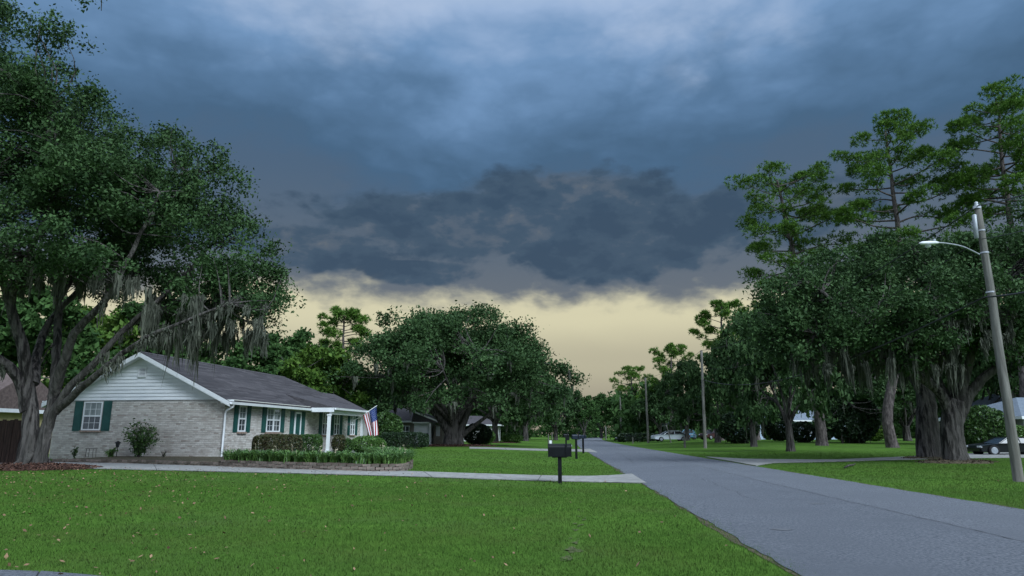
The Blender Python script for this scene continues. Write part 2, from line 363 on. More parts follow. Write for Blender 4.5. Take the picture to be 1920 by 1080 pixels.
# paving seam and cracks lying on the asphalt
def crack(y0, y1, o0, o1, w, amp, step=.09):
    y = np.arange(y0, y1, step); n = len(y); o = np.linspace(o0, o1, n) + np.cumsum(rng.normal(0, amp, n))*.35 + jag(n, amp*2)
    ww = w*(.4 + rng.random(n)); c = road_x(y); z = .014 + .03*(1 - (o/2.95)**2) + .005
    v = np.concatenate([np.stack([c + o - ww, y, z], -1), np.stack([c + o + ww, y, z], -1)]); i = np.arange(n - 1)
    return v, np.stack([i, i + n, i + n + 1, i + 1], -1)
MB().add(*crack(3, 75, .35, .35, .009, .012)).build('paving_seam', MT['crack'], road)
for a in ((14, 22, -1.3, -1.0, .005, .03), (26, 40, 1.5, 1.1, .006, .03), (32, 50, -1.8, -1.2, .007, .03)):
    MB().add(*crack(*a)).build('crack', MT['crack'], road)
for px, py, rx, ry in ((1463, 997, .13, .05), (1533, 949, .15, .05)):
    c = gp(px, py); th = np.linspace(0, 2*np.pi, 15)[:-1]; rr = 1 + rng.normal(0, .2, 14)
    v = np.stack([c[0] + rx*np.cos(th)*rr, c[1] + ry*np.sin(th)*rr*2, np.full(14, .0)], -1); o = v[:, 0] - road_x(v[:, 1])
    v[:, 2] = .014 + .03*(1 - (o/2.95)**2) + .005
    MB().add(v, [list(range(14))]).build('oil_stain', MT['stain'], road)

def poly_xy(pix): return [gp(*q)[:2] for q in pix]
drive_zones = []
def drive(name, near, far, label, slab=3.0, mtl='conc', zoff=.03):
    """concrete drive between a near and a far pixel outline; slabs divided by joints"""
    A = np.array([gp(*q)[:2] for q in near]); B = np.array([gp(*q)[:2] for q in far])
    def resamp(Q, n):
        d = np.concatenate([[0], np.cumsum(np.linalg.norm(np.diff(Q, axis=0), axis=1))]); t = np.linspace(0, d[-1], n)
        return np.stack([np.interp(t, d, Q[:, 0]), np.interp(t, d, Q[:, 1])], -1)
    Ln = np.linalg.norm(np.diff(A, axis=0), axis=1).sum(); ns = max(2, int(round(Ln/slab))); sub = 5
    A, B = resamp(A, ns*sub + 1), resamp(B, ns*sub + 1)
    def sheet(i0, i1, z, tk, gap):
        a, b = A[i0:i1+1].copy(), B[i0:i1+1].copy()
        if gap:
            for q in (a, b):
                q[0] += (q[1] - q[0])*gap/(np.linalg.norm(q[1] - q[0]) + 1e-6); q[-1] += (q[-2] - q[-1])*gap/(np.linalg.norm(q[-2] - q[-1]) + 1e-6)
        rows = [a + (b - a)*t for t in np.linspace(0, 1, 5)]; v = np.stack(rows, 1); n = len(a)
        z3 = ground(v[..., 0], v[..., 1]) + z
        v = np.concatenate([v, z3[..., None]], -1).reshape(-1, 3); i = (np.arange(n - 1)[:, None]*5 + np.arange(4)[None]).ravel()
        f = np.stack([i, i + 5, i + 6, i + 1], -1)
        ring = [k*5 for k in range(n)] + [(n-1)*5 + k for k in range(1, 5)] + [k*5 + 4 for k in range(n - 2, -1, -1)] + [k for k in range(3, 0, -1)]
        low = v[ring].copy(); low[:, 2] -= tk; m_ = len(ring); nv = len(v)
        sf = [[ring[k], ring[(k+1) % m_], nv + (k+1) % m_, nv + k] for k in range(m_)]
        return np.concatenate([v, low]), np.concatenate([f, np.array(sf)])
    base = MB().add(*sheet(0, ns*sub, zoff - .014, .03, 0)).build(name, MT['crack']); tag(base, label, 'driveway', kind='structure')
    for k in range(ns): MB().add(*sheet(k*sub, (k+1)*sub, zoff + rng.normal(0, .002), .03, .012)).build('slab', MT[mtl], base)
    drive_zones.append(np.concatenate([A, B[::-1]]))
    return base
drive('driveway', [(-60, 873), (60, 876), (185, 880), (380, 884.5), (600, 890), (860, 897.5), (1050, 903.5), (1100, 904.5), (1150, 905.5), (1213, 907)],
      [(-60, 863.5), (60, 866), (185, 868.5), (380, 875), (600, 881.5), (860, 888), (1050, 893.5), (1100, 894), (1150, 892.5), (1185, 889.5)],
      'pale concrete drive in front of the white brick house')
drive('driveway', [(880, 841.4), (960, 843.8), (1030, 845.8), (1080, 847), (1112, 848.2), (1121, 849)], [(880, 838.4), (960, 840.4), (1030, 842.2), (1080, 842.4), (1100, 842), (1108, 841.6)],
      'narrow concrete drive beyond the mailbox')
drive('driveway', [(1418, 874), (1450, 868.8), (1560, 866.5), (1700, 862.5), (1800, 860), (1960, 858)], [(1322, 857), (1400, 861.2), (1560, 862.6), (1700, 857), (1800, 851), (1960, 846.5)],
      'concrete drive passing behind the large street oak')
drive('driveway', [(-200, 1096), (-20, 1090), (60, 1089), (150, 1092), (260, 1104)], [(-200, 1072), (-20, 1073), (60, 1075), (160, 1083), (300, 1098)],
      'corner of dark paving at the bottom of the lawn', mtl='asphalt')

# ------------------------------------------------------------------ house frame
HC = P(413, 860, 30.4); HZ = float(ground(HC[0], HC[1])); HROT = R(-8)
HX0, HY0 = HC[0], HC[1]
lx, ly = np.array([math.cos(HROT), math.sin(HROT)]), np.array([-math.sin(HROT), math.cos(HROT)])
def ly_at(px, off=0.0):                         # where along the front wall (shifted OFF outward) that pixel column falls
    t = (px - 960)/F*(cp + 0) ; d = ray(px, 790); t = d[0]/d[1]
    x0, y0 = HX0 + lx[0]*off, HY0 + lx[1]*off
    return (t*y0 - x0)/(ly[0] - t*ly[1])
def lx_at(px):
    d = ray(px, 790); t = d[0]/d[1]; return (t*HY0 - HX0)/(lx[0] - t*lx[1])
house = empty('brick_house', (HX0, HY0, HZ), HROT)
tag(house, 'single storey whitewashed brick house with green shutters behind the moss-hung oak', 'house')
W, LEN, WH, RISE = 8.25, 17.2, 2.58, 2.02
EAVE, TH = .42, .06
fn_g = lambda u, v, d: (u, -d, v)               # gable wall: u to the right, outward towards the camera
fn_f = lambda u, v, d: (d, u, v)                # front wall: u away from the camera, outward to the right
class Wall:
    def __init__(s, fn): s.fn = fn; s.holes = []
    def box(s, mb, u0, u1, v0, v1, d0, d1, **k): return mb.box(u0, u1, v0, v1, d0, d1, fn=s.fn, **k)
wg, wf = Wall(fn_g), Wall(fn_f)
wall = MB(); wall.box(-W, -.001, 0, LEN, -.4, WH); wall = wall.build('wall', MT['mortar'], house)

def window(w, u0, u1, v0, v1, cols, shutters=True, shw=None, double=False, sill=True):
    w.holes.append((u0 - .04, u1 + .04, v0 - .09, v1 + .04))
    fr = MB(); t = .055
    for a in ((u0, u1, v0, v0 + t), (u0, u1, v1 - t, v1), (u0, u0 + t, v0 + t, v1 - t), (u1 - t, u1, v0 + t, v1 - t)): w.box(fr, *a, .0, .045)
    mids = [(u0 + t, u1 - t)]
    if double:
        c = (u0 + u1)/2; w.box(fr, c - .05, c + .05, v0 + t, v1 - t, 0, .044); mids = [(u0 + t, c - .05), (c + .05, u1 - t)]
    vm = (v0 + v1)/2; panes = []
    for a, b in mids:
        w.box(fr, a, b, vm - .03, vm + .03, 0, .04)
        for lo_, hi_, up in ((v0 + t, vm - .03, 0), (vm + .03, v1 - t, 1)):
            nr = 2
            for k in range(1, cols): u = a + (b - a)*k/cols; w.box(fr, u - .007, u + .007, lo_, hi_, 0, .020)
            for k in range(1, nr): v = lo_ + (hi_ - lo_)*k/nr; w.box(fr, a, b, v - .007, v + .007, 0, .0185)
            for k in range(cols):
                for q in range(nr):
                    panes.append((a + (b - a)*k/cols, a + (b - a)*(k+1)/cols, lo_ + (hi_ - lo_)*q/nr, lo_ + (hi_ - lo_)*(q+1)/nr, up))
    o = fr.build('window', MT['white'], house)
    for a, b, c, d, up in panes:
        pm = MB(); w.box(pm, a, b, c, d, .004, .012); pm.build('pane', MT['glassu' if up else 'glass'], o)
    if sill:
        sm = MB(); w.box(sm, u0 - .06, u1 + .06, v0 - .085, v0 - .012, 0, .09); sm.build('sill', MT['sill'], o)
    if shutters:
        sw = shw or .34
        for a in (u0 - .05 - sw, u1 + .05):
            s_ = MB(); w.box(s_, a, a + sw, v0 - .03, v1 + .03, .014, .04)
            for c, d in ((v0 + .04, vm - .05), (vm + .03, v1 - .04)): w.box(s_, a + .05, a + sw - .05, c, d, .04, .052)
            s_.build('shutter', MT['shutter'], house)
    return o
def px_win(p0, p1): return ly_at(p0), ly_at(p1)
# gable window
window(wg, lx_at(155), lx_at(190), 1.26, 2.52, 3, shw=.40)
window(wf, *px_win(446, 460), 1.20, 2.36, 2, shw=.36)
window(wf, *px_win(499, 524.5), 1.20, 2.36, 2, double=True, shw=.42)
window(wf, *px_win(604, 614), 1.05, 2.36, 1, shw=.42, double=True)
window(wf, *px_win(626, 636), 1.05, 2.36, 1, shw=.42, double=True)
window(wf, *px_win(656.5, 665), 1.05, 2.36, 1, shw=.42, double=True)
# front door with side shutters
d0, d1 = px_win(553, 562); wf.holes.append((d0 - .1, d1 + .1, -.1, 2.32))
dr = MB(); wf.box(dr, d0, d1, .12, 2.16, .0, .03)
for q in ((.25, 1.0), (1.12, 2.0)): wf.box(dr, d0 + .15, d1 - .15, q[0], q[1], .03, .042)
dr = dr.build('door', MT['shutter'], house)
dfm = MB(); wf.box(dfm, d0 - .08, d0 - .002, .12, 2.25, 0, .06); wf.box(dfm, d1 + .002, d1 + .08, .12, 2.25, 0, .06); wf.box(dfm, d0 - .002, d1 + .002, 2.165, 2.25, 0, .06); dfm.build('door_frame', MT['white'], dr)
dk = MB(); wf.box(dk, d0 + .06, d0 + .12, 1.02, 1.10, .03, .10); dk.build('door_handle', MT['metal'], dr)
for a in (d0 - .62, d1 + .14):
    s_ = MB(); wf.box(s_, a, a + .46, .3, 2.3, .014, .04); wf.box(s_, a + .06, a + .40, .4, 1.2, .04, .052); wf.box(s_, a + .06, a + .40, 1.3, 2.2, .04, .052); s_.build('shutter', MT['shutter'], house)

def bricks(w, u0, u1, v0, v1, holes, name='brickwork', bl=.203, bh=.067, mj=.012, d=.012, mtl='brick', bias=0.0):
    rows = int((v1 - v0)/(bh + mj)); out = MB(); V, A = [], []
    for r in range(rows):
        va = v0 + r*(bh + mj); vb = va + bh; u = u0 - (bl*.5 if r % 2 else 0)
        while u < u1 - .01:
            a, b = max(u, u0), min(u + bl, u1 - .001); u += bl + mj
            if b - a < .04: continue
            segs = [(a, b)]
            for h in holes:
                if vb <= h[2] or va >= h[3]: continue
                ns = []
                for s0, s1 in segs:
                    if s1 <= h[0] or s0 >= h[1]: ns.append((s0, s1)); continue
                    if s0 < h[0] - .02: ns.append((s0, h[0]))
                    if s1 > h[1] + .02: ns.append((h[1], s1))
                segs = ns
            for s0, s1 in segs:
                dd = d*(.6 + .8*random.random()); j = random.gauss(0, .002)
                V.append([w.fn(x, y, z) for x, y, z in ((s0, va + j, 0), (s1, va + j, 0), (s1, vb + j, 0), (s0, vb + j, 0), (s0 + .004, va + j + .004, dd), (s1 - .004, va + j + .004, dd), (s1 - .004, vb + j - .004, dd), (s0 + .004, vb + j - .004, dd))])
                x = min(1, max(0, random.gauss(.68 + bias, .24)))
                if random.random() < .05: x = random.random()*.25
                A.append(x)
    V = np.array(V); n = len(V); base = np.arange(n)[:, None, None]*8
    F_ = (np.array([[4, 5, 6, 7], [0, 1, 5, 4], [1, 2, 6, 5], [2, 3, 7, 6], [3, 0, 4, 7]])[None] + base).reshape(-1, 4)
    out.add(V.reshape(-1, 3), F_, np.repeat(A, 8))
    return out
b_ = bricks(wg, -W, 0, -.1, WH - .03, wg.holes).build('brickwork', MT['brick'], wall); b_['kind'] = 'stuff'
b_ = bricks(wf, 0, LEN, -.1, WH - .25, wf.holes, bias=.08).build('brickwork', MT['brick'], wall); b_['kind'] = 'stuff'
fz = MB(); wf.box(fz, 0, LEN, WH - .24, WH, .0, .03); fz.build('frieze_board', MT['trim'], house)

# gable siding: one lap board after another
slope = RISE/(W/2)
core = MB(); core.prism([(-W, WH), (0, WH), (-W/2, WH + RISE)], (.0, .25), lambda a, b, e: (a, e + .002, b)); core.build('gable_wall', MT['siding'], house)
bw = .155; k = 0
vent = (-W/2 - .20, -W/2 + .20, WH + 1.02, WH + 1.48)
while k*bw < RISE - .08:
    z0, z1 = WH + k*bw, min(WH + (k+1)*bw, WH + RISE - .02); e0, e1 = (z0 - WH)/slope, (z1 - WH)/slope
    a0, a1, c0, c1 = -W + e0 - .05, -e0 + .05, -W + e1 - .05, -e1 + .05
    def board(xa, xb, xc, xd):
        v = [(xa, -.030, z0 + .004), (xb, -.030, z0 + .004), (xd, -.006, z1), (xc, -.006, z1), (xa, 0, z0 + .004), (xb, 0, z0 + .004)]
        MB().add(v, [[0, 1, 2, 3], [4, 5, 1, 0]]).build('siding_board', MT['siding'], house)
    if z1 > vent[2] + .02 and z0 < vent[3] - .02: board(a0, vent[0], c0, vent[0]); board(vent[1], a1, vent[1], c1)
    else: board(a0, a1, c0, c1)
    k += 1
vb = MB(); t = .045
for a in ((vent[0], vent[1], vent[2], vent[2] + t), (vent[0], vent[1], vent[3] - t, vent[3]), (vent[0], vent[0] + t, vent[2] + t, vent[3] - t), (vent[1] - t, vent[1], vent[2] + t, vent[3] - t)): wg.box(vb, *a, 0, .05)
vb = vb.build('gable_vent', MT['white'], house)
bk = MB(); wg.box(bk, vent[0] + t, vent[1] - t, vent[2] + t, vent[3] - t, .002, .008); bk.build('vent_back', MT['black'], vb)
for q in range(6):
    z = vent[2] + t + .01 + q*(vent[3] - vent[2] - 2*t)/6
    MB().add([(vent[0] + t, -.045, z), (vent[1] - t, -.045, z), (vent[1] - t, -.012, z + .05), (vent[0] + t, -.012, z + .05)], [[0, 1, 2, 3]]).build('slat', MT['white'], vb)
# roof: gable towards the camera, hipped at the far end
zt = WH + .05; GO = .35; yr = LEN - 3.4
def roof_z(x): return zt + (W/2 - abs(x + W/2))*slope
rv = []
for dz in (0, -.09):
    e = EAVE
    rv += [(e, -GO, roof_z(e) + dz + .06), (-W/2, -GO, zt + RISE + dz + .06), (-W - e, -GO, roof_z(-W - e) + dz + .06), (e, LEN + e, roof_z(e) + dz + .06), (-W/2, yr, zt + RISE + dz + .06), (-W - e, LEN + e, roof_z(-W - e) + dz + .06)]
rf = MB().add(rv, [[0, 3, 4, 1], [1, 4, 5, 2], [6, 7, 10, 9], [7, 8, 11, 10], [0, 1, 7, 6], [1, 2, 8, 7], [3, 9, 11, 5], [0, 6, 9, 3], [2, 5, 11, 8]])
rf.add(rv, [[3, 5, 4], [9, 10, 11]]); rf = rf.build('roof', MT['roof'], house)
# shingle courses: thin stepped rows on the front slope
L_s = math.hypot(W/2 + EAVE, RISE + EAVE*slope); nrow = 30; sc_ = MB()
for r in range(nrow):
    t0, t1 = r/nrow, (r+1)/nrow + .004; x0, x1 = EAVE + (-W/2 - EAVE)*t0, EAVE + (-W/2 - EAVE)*min(t1, 1)
    yend = LEN + EAVE - (3.4 + EAVE)*t0
    u = -GO + random.random()*.3
    ya = -GO
    while ya < yend:
        yb = min(ya + .9 + random.random()*.5, yend); lift = .012 + random.random()*.006
        za, zb = roof_z(x0) + .06, roof_z(x1) + .06
        sc_.add([(x0, ya, za + lift), (x0, yb - .008, za + lift), (x1, yb - .008, zb + .004), (x1, ya, zb + .004), (x0, ya, za), (x0, yb - .008, za)], [[0, 1, 2, 3], [4, 5, 1, 0]], random.random())
        ya = yb
MT['shingle'] = mat('shingle_tab', (.040, .036, .040), (.095, .086, .092), rough=.95, attr=1, bump=.5, bscale=40, c3=(.060, .055, .060), s3=1.1)
sh = sc_.build('shingles', MT['shingle'], rf); sh['kind'] = 'stuff'
rc = MB(); rc.prism([(-.14, -.07), (0, .0), (.14, -.07), (.14, -.04), (0, .035), (-.14, -.04)], (-GO, yr), lambda a, b, e: (-W/2 + a, e, zt + RISE + .065 + b)); rc.build('ridge_cap', MT['roof'], rf)
# rake boards, soffit return, gutter and downspout
for sg in (-1, 1):
    fnr = lambda a, b, e, sg=sg: (-W/2 + sg*a, -GO - .02 + e, b)
    top = lambda a: zt + RISE - a*slope + .04
    q = MB(); am = W/2 + EAVE
    q.prism([(0, top(0)), (am, top(am)), (am, top(am) - .17), (0, top(0) - .17)], (0, .019), fnr); q.build('rake_board', MT['white'], house)
    q = MB(); q.prism([(0, top(0) - .172), (am, top(am) - .172), (am, top(am) - .20), (0, top(0) - .20)], (.004, GO + .016), fnr); q.build('rake_soffit', MT['white'], house)
    q = MB(); x0 = -W/2 + sg*W/2; x1 = -W/2 + sg*am; q.prism([(min(x0, x1), WH - .02), (max(x0, x1), WH - .02), (max(x0, x1), roof_z(x1) - .02), (min(x0, x1), roof_z(x1) - .02 + (.0 if sg > 0 else .0))], (-GO + .002, 0), lambda a, b, e: (a, e, b)); q.build('eave_return', MT['white'], house)
so = MB(); so.box(.032, EAVE - .03, 0, LEN, WH - .03, WH); so.build('soffit', MT['trim'], house)
gz = roof_z(EAVE)
def gutter(x, y0, y1, z, name='gutter'):
    q = MB(); q.prism([(0, 0), (.02, -.10), (.10, -.11), (.125, .0), (.11, .0), (.09, -.09), (.03, -.085), (.015, 0)], (y0, y1), lambda a, b, e: (x + a, e, z + b)); return q.build(name, MT['white'], house)
PY0, PY1, PD = ly_at(568), ly_at(677, 1.45), 1.62
gt = gutter(EAVE, -GO, PY0 - .02, gz + .04); gutter(EAVE, PY1 + .3, LEN + .2, gz + .04)
dsp = MB(); dsp.tube([(EAVE + .06, -.12, gz - .06), (EAVE + .05, -.13, gz - .16), (.16, -.10, gz - .33), (.085, -.06, gz - .45), (.085, -.06, 1.2), (.085, -.06, .1), (.02, -.16, .0), (-.18, -.34, -.06)], .048, 8, wob=.12)
dsp.build('downspout', MT['white'], gt, smooth=True)
# porch
pzo = gz + .0
xa = -1.1
pr = MB(); pr.prism([(PD + .15, pzo + .095), (xa, roof_z(xa) + .10), (xa, roof_z(xa) + .02), (EAVE - .02, roof_z(EAVE) - .01), (PD + .15, pzo - .02)], (PY0, PY1 + .3), lambda a, b, e: (a, e, b)); pr.build('porch_roof', MT['roof'], house)
gutter(PD + .15, PY0, PY1 + .3, pzo + .085)
bmx = MB(); bmx.box(PD - .16, PD - .02, PY0 + .1, PY1 + .2, pzo - .26, pzo - .022); bmx.build('porch_beam', MT['white'], house)
cl = MB(); cl.box(.45, PD - .165, PY0 + .05, PY1 + .2, pzo - .05, pzo - .022); cl.build('porch_ceiling', MT['trim'], house)
fe = MB(); fe.box(.45, PD + .14, PY0 - .012, PY0 + .012, pzo - .14, pzo + .09); fe.build('porch_end_fascia', MT['white'], house)
pf = MB(); pf.box(.02, PD + .1, PY0 + .2, PY1 + .2, -.3, .12); pf.build('porch_floor', MT['conc'], house)
for u in (ly_at(616, 1.5), PY1):
    q = MB(); q.box(PD - .165, PD - .015, u - .075, u + .075, .12, pzo - .262); q.box(PD - .20, PD + .02, u - .11, u + .11, .121, .25); q.box(PD - .19, PD + .01, u - .10, u + .10, pzo - .34, pzo - .264); q.build('porch_post', MT['white'], house)
# recessed far wing
wn = MB(); wn.box(-W + .5, -1.2, LEN - .2, LEN + 4.5, -.4, WH - .1); wn.build('wing_wall', MT['mortar'], house)
wr = MB(); wr.prism([(-W, WH - .08), (-.7, WH - .08), (-W/2, WH + 1.5)], (LEN - .5, LEN + 5), lambda a, b, e: (a, e, b)); wr.build('wing_roof', MT['roof'], house)
ww_ = Wall(lambda u, v, d: (-1.2 + d, u, v)); window(ww_, LEN + 1.3, LEN + 2.6, 1.0, 2.2, 2, shw=.4)

# ------------------------------------------------------------------ flag on its staff
fd = 42.6
fa, ft = P(654, 795, fd + .5), P(707, 760.5, fd)
flag = empty('flag', fa); tag(flag, 'stars and stripes flag on a slanting white staff at the porch', 'flag')
q = MB().tube([np.zeros(3), ft - fa], .016, 8); q.build('staff', MT['white'], flag, smooth=True)
q = MB(); q.box(-.06, .06, -.04, .1, -.09, .06); q.build('bracket', MT['metal'], flag)
nu, nv = 26, 30
tip, inn = P(706, 762, fd), P(681, 778, fd + .25); bt, bi = P(708, 815, fd), P(694, 822, fd + .15)
G = np.zeros((nu + 1, nv + 1, 3))
for i in range(nu + 1):
    u = i/nu
    for j in range(nv + 1):
        v = j/nv; a = tip + (inn - tip)*u; b = bt + (bi - bt)*u
        G[i, j] = a + (b - a)*(v**.92) + np.array([.035*math.sin(u*9 + v*2.2)*v, .13*math.sin(u*11 + v*1.5)*(.25 + .75*v), -.03*math.sin(u*math.pi)])
G -= fa
ff = MB(); idx = lambda i, j: i*(nv + 1) + j; ff.add(G.reshape(-1, 3), np.zeros((0, 4), int))
for i in range(nu):
    for j in range(nv):
        st = i*13//nu; mi = 2 if (st < 7 and j/nv < .42) else (0 if st % 2 == 0 else 1)
        ff.f.append(np.array([[idx(i, j), idx(i+1, j), idx(i+1, j+1), idx(i, j+1)]])); ff.mi.append(np.full(1, mi))
cloth = ff.build('cloth', [MT['fred'], MT['fwhite'], MT['fblue']], flag, smooth=True)
def fpos(u, v):
    x, y = u*nu, v*nv; i, j = min(int(x), nu - 1), min(int(y), nv - 1); a, b = x - i, y - j
    return (G[i, j]*(1-a)*(1-b) + G[i+1, j]*a*(1-b) + G[i, j+1]*(1-a)*b + G[i+1, j+1]*a*b)
stm = MB()
for r in range(9):
    for c in range(6 if r % 2 == 0 else 5):
        uu = (r + 1)/10*7/13; vv = ((c*2 + (1 if r % 2 == 0 else 2))/12)*.42; pts = []
        for sd in (-.012, .012):
            for k in range(10):
                rr = .0165 if k % 2 == 0 else .007; an = k*math.pi/5
                p_ = fpos(min(1, max(0, uu + rr*math.cos(an))), min(1, max(0, vv + rr*.62*math.sin(an)))) + np.array([0, sd, 0]); pts.append(p_)
        stm.add(pts, [list(range(10)), list(range(10, 20))])
stm = stm.build('stars', MT['fwhite'], cloth); stm['kind'] = 'stuff'

# ------------------------------------------------------------------ foliage machinery
def unit(v): return v/(np.linalg.norm(v, axis=-1, keepdims=True) + 1e-9)
def leaf_quads(mb, c, size, aspect=.5, up=.5, var=None, r=rng):
    n = len(c); nrm = unit(r.normal(0, 1, (n, 3)) + np.array([0, 0, up])); t = unit(np.cross(nrm, r.normal(0, 1, (n, 3)))); b = np.cross(nrm, t)
    s = (size*(.5 + .95*r.random(n)))[:, None]
    v = np.stack([c - t*s*.5, c + b*s*aspect*.5 - t*s*.05, c + t*s*.5, c - b*s*aspect*.5 - t*s*.05], 1).reshape(-1, 3)
    if var is None: var = r.random(n)
    mb.add(v, np.arange(4*n).reshape(-1, 4), np.repeat(np.clip(var, 0, 1), 4))
def clusters(mb, cc, rad, per, size, flat=.7, aspect=.5, up=.5, r=rng, tint=.55):
    n = len(cc); c = np.repeat(cc, per, 0); rr = np.repeat(np.broadcast_to(rad, (n,)), per)[:, None]
    off = r.normal(0, .5, (n*per, 3)); off[:, 2] *= flat
    cv = np.repeat(r.random(n), per)
    leaf_quads(mb, c + off*rr, np.full(n*per, size), aspect, up, var=tint*cv + (1 - tint)*r.random(n*per) , r=r)
def in_lobes(lobes, n, r=rng, shell=.45, sub=.8):
    """leaf-cluster centres: boughs spread through ellipsoids (cx,cy,cz,rx,ry,rz), clusters over the upper side of each bough"""
    lobes = np.asarray(lobes, float); vol = (lobes[:, 3]*lobes[:, 4]*lobes[:, 5])**.75; m_ = max(8, n//9)
    k = r.choice(len(lobes), m_, p=vol/vol.sum()); d = unit(r.normal(0, 1, (m_, 3))); rad = (shell + (1 - shell)*r.random(m_))**.6
    c = lobes[k, :3] + d*rad[:, None]*lobes[k, 3:6]
    w = r.uniform(.6, 1.25, m_)*sub; j = r.integers(0, m_, n); e = unit(r.normal(0, 1, (n, 3)) + np.array([0, 0, .35]))*np.array([1, 1, .62])
    return c[j] + e*(w[j]*r.uniform(.45, 1.0, n))[:, None]
def smooth_path(pts, n=5, jit=.0, r=rng):
    pts = np.asarray(pts, float); m_ = len(pts)
    t = np.arange(m_); tt = np.linspace(0, m_ - 1, (m_ - 1)*n + 1)
    out = np.zeros((len(tt), 3))
    for i, x in enumerate(tt):
        k = min(int(x), m_ - 2); f = x - k
        p0, p1, p2, p3 = pts[max(k-1, 0)], pts[k], pts[k+1], pts[min(k+2, m_-1)]
        out[i] = .5*((2*p1) + (-p0 + p2)*f + (2*p0 - 5*p1 + 4*p2 - p3)*f*f + (-p0 + 3*p1 - 3*p2 + p3)*f**3)
    if jit: out[1:-1] += r.normal(0, jit, out[1:-1].shape)
    return out
def limb(mb, pts, r0, r1, sides=9, n=4, jit=0., wob=.06, r=rng, nodes=None, flare=0.):
    p = smooth_path(pts, n, jit, r); t = np.linspace(0, 1, len(p)); rad = r0 + (r1 - r0)*t**.8
    if flare: rad = rad*(1 + flare*np.exp(-t*len(p)/2.2))
    mb.tube(p, rad, sides, wob=wob)
    if nodes is not None: nodes.extend([tuple(q) for q in p[len(p)//3:]])
def twigs(mb, cc, nodes, frac, r0, r1, r=rng, seg=3, sides=4):
    nodes = np.asarray(nodes); pick = cc[r.random(len(cc)) < frac]
    for c in pick:
        dd = np.linalg.norm(nodes - c, axis=1) + .6*np.maximum(0, nodes[:, 2] - c[2]); a = nodes[np.argmin(dd)]; L_ = np.linalg.norm(c - a)
        if L_ < .3: continue
        mid = a + (c - a)*.5 + r.normal(0, .10*L_, 3) + np.array([0, 0, -.04*L_]); s_ = min(1.6, .5 + L_*.25)
        mb.tube(smooth_path([a, mid, c], seg, 0), np.linspace(r0*s_, r1, 2*seg + 1), sides, cap=False)
def moss_strands(mb, anchors, lens, r=rng, width=.035, per=7, spread=.22):
    """tassels: strands that hang together and thin out to a ragged point"""
    for a, Lm in zip(anchors, lens):
        sl = r.normal(0, .05, 2)
        for _ in range(per):
            q = np.abs(r.normal(0, 1)); an = r.random()*6.28; o = a + np.array([math.cos(an)*q*spread, math.sin(an)*q*spread, r.normal(0, .06)]); L_ = Lm*max(.15, 1 - .38*q)*r.uniform(.6, 1.05); n = 6
            t = np.linspace(0, 1, n); ang = r.random()*6.28; dv = np.array([math.cos(ang), math.sin(ang), 0])
            path = o + np.stack([np.cumsum(r.normal(0, .022, n)) + sl[0]*t*L_, np.cumsum(r.normal(0, .022, n)) + sl[1]*t*L_, -t*L_], -1)
            w = width*(.5 + r.random())*(.55 + 1.0*np.sin(np.pi*np.clip(t*.85 + .1, 0, 1)))*(1 - .8*t**2); w = w*(.6 + .8*r.random(n))
            v = np.concatenate([path - dv*w[:, None], path + dv*w[:, None]]); i = np.arange(n - 1)
            mb.add(v, np.stack([i, i + n, i + n + 1, i + 1], -1), np.clip(r.normal(.5, .28), 0, 1))
def tree_obj(name, base, label, cat, trunk, crown, moss=None, bark='bark', leaf='oak', group=None):
    o = empty(name, base); tag(o, label, cat, group); off = np.asarray(base, float)
    for mb, nm, mt, sm in ((trunk, 'trunk', bark, True), (crown, 'crown', leaf, False), (moss, 'moss', 'moss', False)):
        if mb is None or not mb.v: continue
        mb.v = [q - off for q in mb.v]; c = mb.build(nm, MT[mt], o, smooth=sm)
        if nm == 'moss': c['kind'] = 'stuff'
    return o

